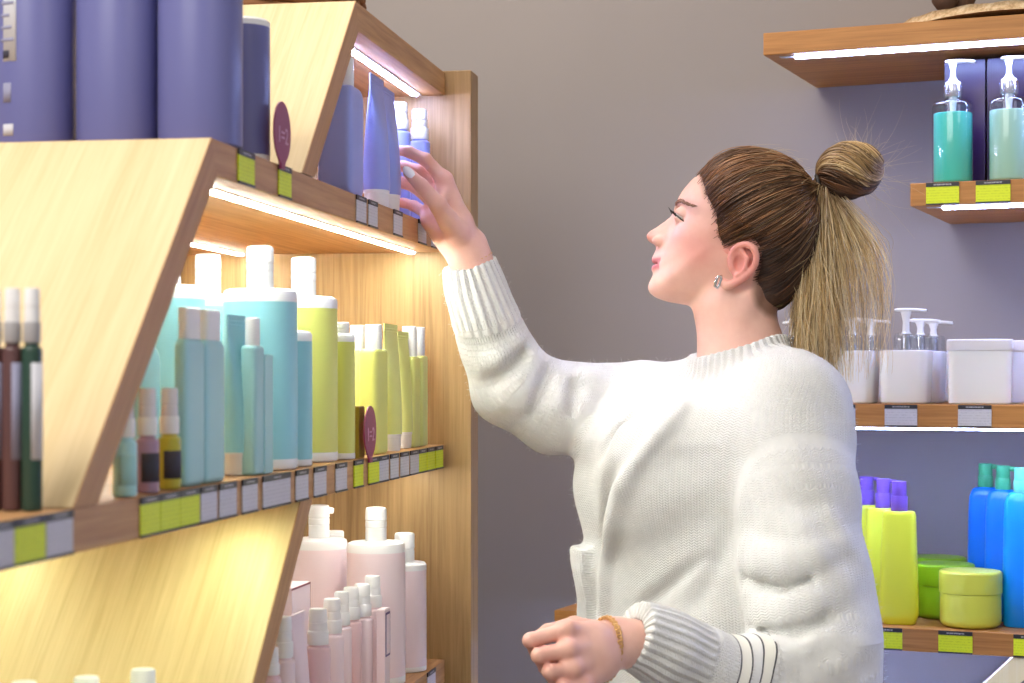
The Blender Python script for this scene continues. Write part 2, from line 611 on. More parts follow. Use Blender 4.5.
_bl = lambda p: smin(chain(p, SL_L, .03), cut(chain(p, FO_L, .02), p, FO_L), .018)
_br = lambda p: smin(chain(p, SL_R, .03), cut(chain(p, FO_R, .02), p, FO_R), .03)
FOLDS_L = [lay(_bl, q, 2.2, 2.7, r, h) for q, r, h in (
    ([(747, 552), (762, 562), (784, 564), (812, 556), (840, 540)], .022, .009), ([(750, 600), (764, 610), (786, 612), (814, 602), (846, 584)], .026, .011),
    ([(762, 644), (782, 652), (808, 650), (840, 636)], .024, .010), ([(776, 520), (800, 528), (830, 520)], .018, .004), ([(812, 676), (832, 668), (856, 650)], .02, .006))]
DENTS_L = [[(c, .006) for c, r in lay(_bl, q, 2.2, 2.7, .006, .007)] for q in (
    [(746, 579), (762, 585), (786, 588), (808, 580)], [(754, 626), (772, 633), (798, 632), (824, 620)])]
FOLDS_R = [lay(_br, q, 2.5, 3.0, r, h) for q, r, h in (
    ([(590, 378), (582, 404), (586, 438), (596, 456)], .018, .008), ([(566, 380), (556, 404), (560, 436)], .016, .005),
    ([(534, 362), (524, 384), (508, 402)], .016, .007), ([(514, 348), (498, 360), (482, 368)], .014, .005), ([(560, 448), (590, 446), (616, 432)], .018, .006))]
DENTS_R = [[(c, .005) for c, r in lay(_br, q, 2.5, 3.0, .005, .006)] for q in (
    [(577, 386), (570, 410), (574, 440)], [(546, 374), (538, 396), (530, 416)], [(522, 352), (510, 368), (494, 380)])]


def sleeve_l(p):
    d = chain(p, SL_L, .03)
    f = cut(chain(p, FO_L, .02), p, FO_L)
    d = smin(d, f, .018)
    # cloth of the upper sleeve slumping over the forearm
    for q in FOLDS_L: d = smin(d, chain(p, q, .012), .016)
    for q in DENTS_L: d = -smin(-d, chain(p, q, .01), .016)
    return d



def sleeve_r(p):
    d = chain(p, SL_R, .03)
    d = smin(d, cut(chain(p, FO_R, .02), p, FO_R), .03)
    for q in FOLDS_R: d = smin(d, chain(p, q, .012), .018)
    for q in DENTS_R: d = -smin(-d, chain(p, q, .01), .018)
    return d



def sleeve_gap(p):
    """the far sleeve runs under the chest; keep the two volumes blended"""
    return sleeve_r(p)


def sweater0(p):
    d = torso_all(p)
    d = smin(d, sleeve_r(p), .022)
    d = smin(d, sleeve_l(p), .014)
    return d


def sweater(p):
    d = sweater0(p)
    # openings at neck and cuffs
    d = np.maximum(d, -cone(p, P(735.5, 318, HD), P(740, 366, HD), 46.5 * S, 43.5 * S))
    d = np.maximum(d, -cone(p, P(470, 245, 2.72), P(473.5, 276, 2.727), .0325, .0300))
    d = np.maximum(d, -cone(p, P(612, 640, 2.275), P(650, 644, 2.30), .0335, .0310))
    return d


def folds(p):
    """broad uneven drape of the knit, metres"""
    x, y, z = p[:, 0], p[:, 1], p[:, 2]
    return (.0035 * np.sin(23 * x + 17 * z + 3 * np.sin(9 * z) + 11 * y) * np.sin(15 * z - 12 * x + 1.3)
            + .002 * np.sin(61 * z + 25 * x + 4 * np.sin(14 * x)) * np.sin(19 * y + 31 * x))
# ================================================================== MATERIALS OF THE PERSON
def skin_mat():
    k = N('skin')
    v = k.coord('Object')
    n1 = k.noise(v, 34, 4, .6); n2 = k.noise(v, 420, 2)
    base = k.mix(n1, s2l((216, 162, 146)), s2l((238, 196, 178)))
    base = k.mix(k.math('MULTIPLY', k.attr('blush').outputs['Fac'], 0.78), base, s2l((214, 132, 122)))
    base = k.mix(k.attr('lips').outputs['Fac'], base, s2l((196, 112, 118)))
    base = k.mix(k.math('MULTIPLY', k.attr('scalp').outputs['Fac'], 0.8), base, s2l((120, 84, 62)))
    k.l(base, k.b.inputs['Base Color'])
    k.set(Roughness=.46, Subsurface_Weight=.08, Subsurface_Radius=(.010, .004, .002), Subsurface_Scale=.6)
    k.bump(n2, .08, .0006)
    return k.m


def knit_mat():
    k = N('white_knit')
    uv = k.attr('knit').outputs['Vector']
    sx = k.n('ShaderNodeSeparateXYZ'); k.l(uv, sx.inputs[0])
    u, v, rib = sx.outputs[0], sx.outputs[1], sx.outputs[2]
    # stocking stitch: columns of little V shapes
    col = k.math('PINGPONG', k.math('MULTIPLY', u, 1 / .0040), 1.0)
    row = k.math('ADD', k.math('MULTIPLY', v, 1 / .0036), k.math('MULTIPLY', col, .8))
    st = k.math('MULTIPLY', k.math('SINE', k.math('MULTIPLY', row, 6.2832)), .5)
    hgt = k.math('ADD', st, k.math('MULTIPLY', k.math('SINE', k.math('MULTIPLY', col, 3.1416)), .7))
    ribs = k.math('SINE', k.math('MULTIPLY', u, 6.2832 / .0115))
    fuzz = k.noise(k.coord('Object'), 900, 3, .7)
    h = k.math('ADD', k.math('MULTIPLY', hgt, .8), k.math('MULTIPLY', fuzz, .5))
    h = k.math('ADD', h, k.math('MULTIPLY', k.math('MULTIPLY', ribs, rib), 1.6))
    mot = k.noise(k.coord('Object'), 60, 3)
    c = k.mix(mot, s2l((210, 210, 207)), s2l((227, 227, 224)))
    # two satin bands with dark piping round the forearm
    band = k.attr('band').outputs['Fac']
    f = k.math('ABSOLUTE', k.math('SUBTRACT', band, 0.0))
    def stripe(lo, hi):
        a = k.math('GREATER_THAN', band, lo); b = k.math('LESS_THAN', band, hi)
        return k.math('MULTIPLY', a, b)
    dark = None
    for c0 in BANDS:
        for e in (c0 - .0078, c0 + .0078):
            s = stripe(e - .0011, e + .0011); dark = s if dark is None else k.math('MAXIMUM', dark, s)
    sat = k.math('MAXIMUM', stripe(BANDS[0] - .0075, BANDS[0] + .0075), stripe(BANDS[1] - .0075, BANDS[1] + .0075))
    c = k.mix(sat, c, s2l((232, 230, 218)))
    c = k.mix(dark, c, s2l((52, 50, 56)))
    k.l(c, k.b.inputs['Base Color'])
    k.set(Roughness=.92, Sheen_Weight=.35, Sheen_Roughness=.6)
    h = k.math('MULTIPLY', h, k.attr('even').outputs['Fac'])
    k.bump(k.math('MULTIPLY', h, k.math('SUBTRACT', 1.0, sat)), .6, .0020)
    return k.m


BANDS = (.026, .056)

SKIN = skin_mat()
KNIT = knit_mat()


def hair_mat():
    k = N('hair')
    t = k.attr('tone').outputs['Fac']; b = k.attr('blond').outputs['Fac']
    dark = k.ramp(t, [(0.0, s2l((30, 18, 12))), (.45, s2l((76, 46, 29))), (.75, s2l((128, 82, 50))), (1.0, s2l((176, 122, 76)))])
    lite = k.ramp(t, [(0.0, s2l((146, 108, 64))), (.4, s2l((216, 182, 124))), (1.0, s2l((250, 234, 194)))])
    k.l(k.mix(b, dark, lite), k.b.inputs['Base Color'])
    k.set(Roughness=.38, Specular_IOR_Level=.45)
    return k.m


HAIR = hair_mat()
GOLD = plain('gold', (216, 170, 114), .28, Metallic=1.0)
SILVER = plain('silver', (206, 208, 212), .22, Metallic=1.0)
NAIL = plain('white_nail_lacquer', (248, 247, 246), .12)
LASH = plain('lash', (22, 16, 15), .6)
BROW = plain('brow', (138, 102, 84), .7)
DENIM = plain('dark_trousers', (46, 48, 60), .85)
LEATHER = plain('shoe_leather', (40, 34, 32), .5)

# ================================================================== THE PERSON
allp = [HC - .13, HC + np.array((.13, .13, .12)), P(385, 379, 2.7), P(742, 300, 2.9)]
V, Q = BODY.mesh(np.array((-.20, 2.12, H - .47)), np.array((.52, 2.93, H + .345)), .0020)
V = V - 0.9 * BODY(V)[:, None] * grad(BODY, V, 6e-4)      # settle on the true surface
a, b, c = to_head(V)
px, py = 742 - a, 228 - b
me = np_quads('person', V - FOOT, Q)
nearhead = (np.abs(a) < 110) & (np.abs(b) < 95) & (np.abs(c) < 75)
lips = np.exp(-((py - 260.0) / 2.3) ** 2) + np.exp(-((py - 266.8) / 2.9) ** 2) + .9 * np.exp(-((py - 263.5) / 2.0) ** 2)
lips = np.clip(lips * 1.2, 0, 1) * (px < 664 - .12 * np.abs(c)) * (np.abs(c) < 17) * np.clip((667 - px) / 5, 0, 1) * nearhead
blush = .75 * np.exp(-((px - 698) / 24) ** 2 - ((py - 252) / 22) ** 2) * np.clip((np.abs(c) - 10) / 12, 0, 1)
blush += .5 * np.exp(-((px - 649) / 7) ** 2 - ((py - 236) / 6) ** 2)
ear = np.exp(-(((px - 741) / 19) ** 2 + ((py - 267) / 25) ** 2) ** 2) * (np.abs(c) > 44)
blush = np.clip(blush + 1.5 * ear, 0, 1) * nearhead
hand = np.zeros(len(V))
for fs, ks in ((RF_, ('index', 'middle', 'ring', 'pinky', 'thumb')), (LF_, ('index', 'middle', 'ring', 'pinky', 'thumb'))):
    for k in ks:
        for j in (1, 2, 3):
            hand += .5 * np.exp(-(np.linalg.norm(V - fs[k][j][0], axis=1) / .013) ** 2)
        hand += .45 * np.exp(-(np.linalg.norm(V - fs[k][0][0], axis=1) / .016) ** 2)
blush = np.clip(blush + np.clip(hand, 0, .8), 0, 1)

# hair region as seen from the side (photo pixels), used for cap and scalp tone
HAIRPOLY = [(690, 150), (699, 172), (703.5, 192), (707, 203), (715, 217), (716.5, 236), (722, 249), (727, 250), (733, 244), (742, 240), (752, 243), (759, 255), (758, 268), (754, 284),
            (752, 296), (756, 307), (765, 316), (780, 320), (796, 314), (830, 300), (840, 200), (800, 130), (720, 130)]


def poly_sd(x, y, poly):
    d = np.full(len(x), 1e9); s = np.zeros(len(x), bool)
    n = len(poly)
    for i in range(n):
        x0, y0 = poly[i]; x1, y1 = poly[(i + 1) % n]
        ex, ey = x1 - x0, y1 - y0
        t = np.clip(((x - x0) * ex + (y - y0) * ey) / (ex * ex + ey * ey), 0, 1)
        d = np.minimum(d, np.hypot(x - x0 - t * ex, y - y0 - t * ey))
        m = ((y0 > y) != (y1 > y)) & (x < ex * (y - y0) / (ey if ey else 1e-9) + x0)
        s ^= m
    return np.where(s, -d, d)


sd = poly_sd(px, py, HAIRPOLY)
scalp = np.clip(.5 - sd / 7, 0, 1) * nearhead * (rs := (np.hypot(a, b) > 45)) * (ear < .3)
set_attr(me, 'lips', lips); set_attr(me, 'blush', blush); set_attr(me, 'scalp', scalp)
person = link('person', me, SKIN, loc=tuple(FOOT))
tag(person, 'woman in white knitted sweater with topknot, reaching up to the blue tubes', 'person')


def child(name, V, Q, mat):
    return link(name, np_quads(name, np.asarray(V) - FOOT, np.asarray(Q)), mat, person)


# ---- sweater
FRONT = [(q + FWD * .004, .007) for q in front_line()]


def torso_front(p):
    d = smin(torso_all(p), chain(p, FRONT, .004), .016)
    # soft hollows either side of the ridge and the drag lines from the raised arm
    for x0, y0, x1, y1, dd, r in ((612, 470, 604, 545, 2.66, .012), (648, 402, 600, 452, 2.69, .010), (700, 560, 640, 610, 2.56, .010), (735, 520, 700, 600, 2.545, .011)):
        a = march(torso_all, x0, y0, 2.3, 3.0); b = march(torso_all, x1, y1, 2.3, 3.0)
        d = -smin(-d, cone(p, a - FWD * .0 + np.array((0, -.004, 0)), b + np.array((0, -.004, 0)), r * .45, r * .45), .022)
    return d


SW = Implicit([(torso_front, np.array((-.05, 2.35, .55)), np.array((.62, 3.05, H + .08))),
               (sleeve_r, *bb([x[0] for x in SL_R + FO_R], .12)), (sleeve_l, *bb([x[0] for x in SL_L + FO_L], .13))], .018)


def sw_all(p):
    d = SW(p)
    d = np.maximum(d, -cone(p, P(735.5, 318, HD), P(740, 366, HD), 46.0 * S, 43.0 * S))
    d = np.maximum(d, -cone(p, P(470, 245, 2.72), P(473.5, 276, 2.727), .0325, .0300))
    d = np.maximum(d, -cone(p, P(612, 640, 2.275), P(650, 644, 2.30), .0310, .0300))
    return d


# patch pocket with a ribbed edge, standing a little off the front of the body
PK_LO, PK_HI = ZT(655), ZT(553)


def pocket(p):
    t = torso(p)
    q = p - P(590, 600, 2.70)
    lat = q @ SIDE
    u = np.clip((p[:, 2] - PK_LO) / (PK_HI - PK_LO), 0, 1)
    sh = t - (.008 + .012 * u)
    sh = np.maximum(sh, -np.maximum(np.abs(t - .006) - .006, PK_HI - .03 - p[:, 2]))
    box = np.maximum(np.maximum(p[:, 2] - PK_HI, PK_LO - p[:, 2]), np.abs(lat + .065) - .072)
    box = np.maximum(box, -(q @ FWD) - .05)
    return np.maximum(sh, box)


SW.g.append((pocket, P(590, 655, 2.70) - .16, P(590, 553, 2.70) + .16))
_near = SW.grid_eval


class Sw(Implicit):
    def __call__(self, p): return sw_all(p) - folds(p)
    def grid_eval(self, p, nb):
        d = _near(p, nb)
        d = np.maximum(d, -cone(p, P(735.5, 318, HD), P(740, 366, HD), 46.0 * S, 43.0 * S))
        d = np.maximum(d, -cone(p, P(470, 245, 2.72), P(473.5, 276, 2.727), .0325, .0300))
        d = np.maximum(d, -cone(p, P(612, 640, 2.275), P(650, 644, 2.30), .0310, .0300))
        return d - folds(p)


sw = Sw(SW.g, .018)
V, Q = sw.mesh(np.array((-.19, 2.15, .68)), np.array((.62, 3.0, H + .20)), .0030)


def relax(V, Q, it=1, w=.5):
    for _ in range(it):
        acc = np.zeros_like(V); cnt = np.zeros(len(V))
        for i in range(4):
            for j in (1, 3):
                np.add.at(acc, Q[:, i], V[Q[:, (i + j) % 4]]); np.add.at(cnt, Q[:, i], 1)
        V = V * (1 - w) + w * acc / np.maximum(cnt, 1)[:, None]
    return V


V = relax(V, Q, 2)
# knit coordinates: (round the limb, along it, how much rib)


def along(p, pts):
    """distance to a limb's axis, metres from its far end, angle round it"""
    best = np.full(len(p), 1e9); pos = np.zeros(len(p)); ang = np.zeros(len(p)); rad = np.ones(len(p)); s0 = 0.0
    for (a_, ra), (b_, rb) in zip(pts[:-1], pts[1:]):
        ab = b_ - a_; L = np.linalg.norm(ab); n = ab / L
        t = np.clip((p - a_) @ n / L, 0, 1)
        q = p - a_ - t[:, None] * ab
        r = ra + (rb - ra) * t
        d = np.linalg.norm(q, axis=1) - r
        e = np.cross(n, np.array((0, 1.0, 0))); e /= np.linalg.norm(e); g = np.cross(n, e)
        m = d < best
        best = np.where(m, d, best); pos = np.where(m, s0 + t * L, pos)
        ang = np.where(m, np.arctan2(q @ e, -(q @ g) * np.sign(g[1])), ang); rad = np.where(m, r, rad)
        s0 += L
    return best, s0 - pos, ang, rad


def limb(p, up, fo):
    q = smooth_path([tuple(c) + (r,) for c, r in up + fo[1:]], 40)
    return along(p, [(np.array(x[:3]), x[3]) for x in q])


dl, el, al_, rl = limb(V, SL_L, FO_L)
dr, er, ar_, rr = limb(V, SL_R, FO_R)
dt = torso_all(V)
ctr = np.stack([np.interp(V[:, 2], _tz[::1][np.argsort(_tz)], _tc[np.argsort(_tz), i]) for i in (0, 1)], 1)
ang_t = np.arctan2((V[:, 0] - ctr[:, 0]) * 1.0, -(V[:, 1] - ctr[:, 1]))
ku = ang_t * .19; kv = V[:, 2].copy(); rib = np.zeros(len(V)); band = np.full(len(V), -1.0)
ml = (dl < dr) & (dl < dt - .002) | (el < .25) & (dl < .02)
mr = (dr < dl) & (dr < dt - .002)
ku = np.where(ml, al_ * .055, np.where(mr, ar_ * .05, ku)); kv = np.where(ml, el, np.where(mr, er, kv))
cuff_l = np.clip((.100 - el) / .006, 0, 1) * (dl < .02); cuff_r = np.clip((.098 - er) / .006, 0, 1) * (dr < .02)
ku = np.where(cuff_l > 0, al_ * .046, np.where(cuff_r > 0, ar_ * .043, ku))
rib = np.maximum(cuff_l, cuff_r)
col = np.clip((V[:, 2] - (H + HD * (HZ - 388) / F + .30 * (V[:, 0] - .28))) / .004, 0, 1) * (np.hypot(V[:, 0] - P(741, 0, HD)[0], V[:, 1] - HD) < .098)
ac = np.arctan2(V[:, 0] - P(739, 0, HD)[0], -(V[:, 1] - HD))
ku = np.where(col > 0, ac * .075, ku); rib = np.maximum(rib, col)
pk = (pocket(V) < .004) & (V[:, 2] > PK_LO)
pkr = pk * np.clip((V[:, 2] - (PK_HI - .075)) / .004, 0, 1)
rib = np.maximum(rib, pkr * .8)
_ba = P(762, 692, 2.39) - P(680, 655, 2.32); _ba /= np.linalg.norm(_ba)
band = np.where((dl < .02) & (el < .22), (V - P(706, 664, 2.335)) @ _ba, -1.0)
jump = np.zeros(len(V))
for i in range(4):
    a_, b_ = Q[:, i], Q[:, (i + 1) % 4]
    e_ = (np.abs(ku[a_] - ku[b_]) > .012) | (np.abs(kv[a_] - kv[b_]) > .012)
    jump[a_[e_]] = 1; jump[b_[e_]] = 1
for _ in range(3):
    j2 = jump.copy()
    for i in range(4):
        np.maximum.at(j2, Q[:, i], .8 * jump[Q[:, (i + 1) % 4]]); np.maximum.at(j2, Q[:, (i + 1) % 4], .8 * jump[Q[:, i]])
    jump = j2
nrm = grad(sw, V, 2e-3)
V = V + nrm * (.0007 * np.sin(2 * math.pi * ku / .0115) * rib)[:, None]
# seam ridges: along the foot of each rib and down the front
for e_ in (el, er):
    V = V - nrm * (.0016 * np.exp(-((e_ - .101) / .004) ** 2) * ((dl < .02) | (dr < .02)))[:, None]
me = np_quads('sweater', V - FOOT, Q)
set_vec(me, 'knit', np.stack([ku, kv, rib], 1)); set_attr(me, 'band', band); set_attr(me, 'even', 1 - np.clip(jump * 1.3, 0, 1))
V_SW, N_SW = V, nrm
sweater_o = link('sweater', me, KNIT, person)

# ---- trousers and shoes, mostly below the frame
def legs(p):
    d = None
    for sg in (1, -1):
        hip = P(712, 0, 2.69) * (1, 1, 0) + SIDE * .085 * sg + UP * .84
        kn = hip + FWD * .02 - UP * .38; an = hip - FWD * .015 - UP * .745
        e = chain(p, [(hip, .092), (kn, .064), (an, .052)], .04)
        e = np.maximum(e, .075 - p[:, 2])
        d = e if d is None else smin(d, e, .012)
    return d


V, Q = Implicit([(legs, np.array((-.1, 2.2, 0)), np.array((.7, 3.2, 1.0)))], .01).mesh(np.array((0, 2.3, .05)), np.array((.6, 3.05, .96)), .010)
child('trousers', V, Q, DENIM)
for sg in (1, -1):
    an = P(712, 0, 2.69) * (1, 1, 0) + SIDE * .085 * sg - FWD * .015
    def shoe(p, an=an):
        d = chain(p, [(an + UP * .045 - FWD * .03, .040), (an + UP * .04 + FWD * .07, .036), (an + UP * .032 + FWD * .15, .030)], .02)
        d = smin(d, cone(p, an + UP * .05, an + UP * .11, .04, .038), .03)
        return np.maximum(np.maximum(d, -p[:, 2] + .001), p[:, 2] - .115)
    V, Q = Implicit([(shoe, an - .3, an + .3)], .01).mesh(an + np.array((-.25, -.25, -.01)), an + np.array((.2, .2, .13)), .007)
    child('shoe', V, Q, LEATHER)


# ---- tubes and small things
def tube_np(pts, rad, n=6, closed=False):
    pts = np.asarray(pts, float); m = len(pts)
    rad = np.broadcast_to(np.asarray(rad, float), (m,))
    T = np.gradient(pts, axis=0) if not closed else np.roll(pts, -1, 0) - np.roll(pts, 1, 0)
    T /= np.linalg.norm(T, axis=1, keepdims=True) + 1e-12
    ref = np.array((.31, .77, .55)); e = np.cross(T, ref); e /= np.linalg.norm(e, axis=1, keepdims=True) + 1e-12
    g = np.cross(T, e)
    an = np.arange(n) * 2 * math.pi / n
    V = pts[:, None] + rad[:, None, None] * (np.cos(an)[None, :, None] * e[:, None] + np.sin(an)[None, :, None] * g[:, None])
    i = np.arange(m if closed else m - 1)[:, None]; j = np.arange(n)[None]
    i2 = (i + 1) % m; j2 = (j + 1) % n
    Q = np.stack([i * n + j, i * n + j2, i2 * n + j2, i2 * n + j], -1).reshape(-1, 4)
    return V.reshape(-1, 3), Q


def join(parts):
    Vs, Qs, o = [], [], 0
    for v, q in parts:
        Vs.append(v); Qs.append(q + o); o += len(v)
    return np.concatenate(Vs), np.concatenate(Qs)


def strands_np(L, rad, n=3):
    """L (s,m,3) polylines -> one tube mesh; rad (s,m)"""
    s, m, _ = L.shape
    T = np.gradient(L, axis=1); T /= np.linalg.norm(T, axis=2, keepdims=True) + 1e-12
    e = np.cross(T, np.array((.31, .77, .55))); e /= np.linalg.norm(e, axis=2, keepdims=True) + 1e-12
    g = np.cross(T, e)
    an = np.arange(n) * 2 * math.pi / n
    V = L[:, :, None] + rad[:, :, None, None] * (np.cos(an)[None, None, :, None] * e[:, :, None] + np.sin(an)[None, None, :, None] * g[:, :, None])
    si = np.arange(s)[:, None, None]; i = np.arange(m - 1)[None, :, None]; j = np.arange(n)[None, None]
    k = lambda ii, jj: (si * m + ii) * n + jj
    j2 = (j + 1) % n
    Q = np.stack([k(i, j), k(i, j2), k(i + 1, j2), k(i + 1, j)], -1).reshape(-1, 4)
    return V.reshape(-1, 3), Q


def strand_obj(name, L, rad, tone, blond, parent=person, n=3):
    s, m, _ = L.shape
    rad = np.broadcast_to(rad, (s, m))
    V, Q = strands_np(L, rad, n)
    me = np_quads(name, V - FOOT, Q)
    set_attr(me, 'tone', np.repeat(np.broadcast_to(tone, (s, m)).reshape(-1), n))
    set_attr(me, 'blond', np.repeat(np.broadcast_to(blond, (s, m)).reshape(-1), n))
    return link(name, me, HAIR, parent)


# ---- hair cap
def cap_sdf(p):
    a, b, c = to_head(p)
    ph = np.arctan2(b, a); rs_ = np.hypot(a, b)
    s_ = poly_sd(742 - a, 228 - b, HAIRPOLY)
    th = .8 + 4.2 * np.clip(-s_ / 16, 0, 1)
    v = (rs_ / (_lk(RB, ph) + th)) ** NEXP + (np.abs(c) / (_lk(WT, ph) + .7 * th)) ** NEXP
    rr_ = np.sqrt(rs_ ** 2 + c * c)
    d = rr_ - rr_ / np.maximum(v, 1e-9) ** (1 / NEXP)
    d = np.maximum(d, -(d + 7))
    # the hairline on the brow recedes a little to either side of the middle
    return np.maximum(d, s_ + 2 - 3 * np.exp(-(c / 20) ** 2)) * S * .8


V, Q = Implicit([(cap_sdf, HC - .2, HC + .2)], .001).mesh(HC - .135, HC + .135, .0028)
V = relax(V, Q, 2)
me = np_quads('hair', V - FOOT, Q)
nn = rng.random(len(V)) * .2
set_attr(me, 'tone', .18 + nn); set_attr(me, 'blond', np.zeros(len(V)))
hair_o = link('hair', me, HAIR, person)

TIE = np.array((742 - 818.5, 228 - 187.0, 0.0))            # head coordinates (a,b,c) of the hair tie


def hd(a, b, c): return HC + S * (np.asarray(a)[..., None] * A_AX + np.asarray(b)[..., None] * B_AX + np.asarray(c)[..., None] * C_AX)


# ---- scalp strands, swept back from the hairline to the tie
ns, m = 9000, 16
st = []
while len(st) < ns:
    x, y, z = rng.normal(size=3)
    d = np.array((x, y, z)) / math.sqrt(x * x + y * y + z * z)
    r = surf_r(d[None])[0] + 4
    q = d * r
    sdp = poly_sd(np.array([742 - q[0]]), np.array([228 - q[1]]), HAIRPOLY)[0]
    if sdp > (1.5 if rng.random() < .9 else 6.0) or (q[1] < -60 and q[0] > 0): continue
    # denser along the hairline
    if sdp < -9 and rng.random() < .45: continue
    st.append(d)
d0 = np.array(st); dT = TIE / np.linalg.norm(TIE)
cosw = np.clip(d0 @ dT, -1, 1); om = np.arccos(cosw)
tt = np.linspace(0, 1, m)
jit = rng.normal(size=(ns, 1)) * .02
dirs = (np.sin((1 - tt)[None] * om[:, None])[..., None] * d0[:, None] + np.sin(tt[None] * om[:, None])[..., None] * dT[None, None]) / np.sin(om)[:, None, None]
dirs /= np.linalg.norm(dirs, axis=2, keepdims=True)
rr0 = surf_r(dirs.reshape(-1, 3)).reshape(ns, m)
lift = .8 + 5.6 * np.sin(np.pi * np.clip(tt, 0, 1) ** .8)[None] * (.6 + .8 * rng.random((ns, 1))) + rng.normal(size=(ns, 1)) * .6
wav = (np.sin(tt[None] * (3 + 5 * rng.random((ns, 1))) + 6.28 * rng.random((ns, 1))) * .9) * np.sin(np.pi * tt)[None]
rT = np.linalg.norm(TIE)
rad_ = rr0 + lift + wav
rad_ = rad_ * (1 - tt[None] ** 8) + rT * tt[None] ** 8
q = dirs * rad_[..., None]
q[..., 2] += (rng.normal(size=(ns, 1)) * 5) * (tt ** 5)[None] + wav * .8
L = hd(q[..., 0], q[..., 1], q[..., 2])
clump = .5 + .5 * np.sin(d0[:, 2] * 21 + d0[:, 1] * 17 + 3 * np.sin(d0[:, 0] * 9))
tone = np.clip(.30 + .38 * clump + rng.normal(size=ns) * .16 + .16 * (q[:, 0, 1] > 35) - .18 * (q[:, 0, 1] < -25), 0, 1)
hl = np.clip(.30 * (rng.random(ns) < .22) + .12, 0, 1)
strand_obj('hair_strands', L, (np.sin(np.pi * np.clip(tt * .92 + .06, 0, 1)) ** .4 * .50 * S)[None], tone[:, None], (hl[:, None] * tt[None]), hair_o)

# ---- bun
bc = np.array((742 - 848.5, 228 - 171.5, 0.0)); ax1 = np.array((38., -6., 0.)); ax1 /= np.linalg.norm(ax1)
ax2 = np.array((-ax1[1], ax1[0], 0)); ax3 = np.array((0, 0, 1.0))
R1, R2, R3 = 30.5, 25.5, 26.0


def bun_sdf(p):
    a, b, c = to_head(p)
    q = np.stack([a, b, c], 1)
    d = ellipsoid(q, bc, (R1 - 2.0, R2 - 2.0, R3 - 2), np.stack([ax1, ax2, ax3]))
    d = smin(d, cone(q, bc + ax1 * 14, TIE, 17, 9.0), 9)
    return d * S


V, Q = Implicit([(bun_sdf, hd(*bc) - .1, hd(*bc) + .1)], .001).mesh(hd(*bc) - .065, hd(*bc) + .065, .0028)
me = np_quads('hair_bun', V - FOOT, Q)
set_attr(me, 'tone', np.full(len(V), .18)); set_attr(me, 'blond', np.full(len(V), .12))
bun_o = link('hair_bun', me, HAIR, person)
nb, m = 1500, 22
tl = rng.uniform(-math.pi, math.pi, nb); sw_ = rng.normal(size=nb) * .25
t = np.linspace(-.12, 1, m)[None]
th_ = np.pi * np.clip(t, 0, 1) * rng.uniform(.62, .97, (nb, 1))
rr_ = 1 + rng.normal(size=(nb, 1)) * .035 + .03
til = tl[:, None] + sw_[:, None] * t + 1.9 * np.clip(t, 0, 1) ** 2
x1 = np.cos(th_) * R1 * rr_; x2 = np.sin(th_) * np.cos(til) * R2 * rr_; x3 = np.sin(th_) * np.sin(til) * R3 * rr_
q = bc + x1[..., None] * ax1 + x2[..., None] * ax2 + x3[..., None] * ax3
pull = np.clip(1 - (t + .12) / .30, 0, 1)[..., None] ** 1.5
q = q * (1 - pull) + (TIE + np.stack([np.zeros(nb), 6.5 * np.cos(tl), 6.5 * np.sin(tl)], 1)[:, None]) * pull
bl = np.exp(-((np.cos(tl) - .72) / .22) ** 2) * .95 + .04
strand_obj('bun_strands', hd(q[..., 0], q[..., 1], q[..., 2]), .0011 * np.ones((1, m)), np.clip(.34 + .4 * np.sin(tl * 7)[:, None] * .6 + rng.normal(size=(nb, 1)) * .16, 0, 1),
           np.clip(bl[:, None] * (.25 + .75 * np.clip(t * 1.4, 0, 1)), 0, 1), bun_o)

# ---- ponytail: hangs from the tie, fans out, thins at the ends
npn, m = 3400, 26
ex = np.concatenate([rng.normal(813, 13, 2700), 806 + 76 * rng.random(700) ** 1.3]); ey = np.where(ex < 836, rng.uniform(315, 392, npn), rng.uniform(290, 388, npn) - .35 * np.clip(ex - 840, 0, 40))
ex = np.clip(ex, 789 + rng.random(npn) * 10, 884)
ec = rng.normal(size=npn) * 13
sx = np.interp(ex, [789, 840, 884], [817.5, 824, 833]) + rng.normal(size=npn) * 1.6; sy = 193 + rng.normal(size=npn) * 3; sc_ = rng.normal(size=npn) * 5
t = np.linspace(0, 1, m)[None]
bow = np.where(ex > 838, (ex - 838) * .55, (ex - 830) * .12)[:, None]
X = sx[:, None] + (ex - sx)[:, None] * t ** 1.0 + bow * np.sin(np.pi * np.clip(t * .95, 0, 1))
Y = sy[:, None] + (ey - sy)[:, None] * t
Z = sc_[:, None] + (ec - sc_)[:, None] * t + 8 * np.sin(np.pi * t)
ph_ = 6.28 * rng.random((npn, 1)); fr = rng.uniform(4, 15, (npn, 1)); am = rng.gamma(1.6, 1.9, (npn, 1))
X = X + am * np.sin(fr * t + ph_) * t; Z = Z + am * np.cos(fr * t + ph_) * t
L = hd(742 - X, 228 - Y, Z)
tn = np.clip(.60 + rng.normal(size=(npn, 1)) * .22 + .12 * np.sin(X * .45), 0, 1)
bd = np.clip(.38 + 1.8 * t + rng.normal(size=(npn, 1)) * .22, 0, 1) * np.where(rng.random((npn, 1)) < .12, .45, 1)
rd = (.46 - .28 * t) * S * np.where(ex > 838, .75, 1)[:, None] * rng.uniform(.6, 1.15, (npn, 1))
strand_obj('ponytail', L, rd, tn, bd)

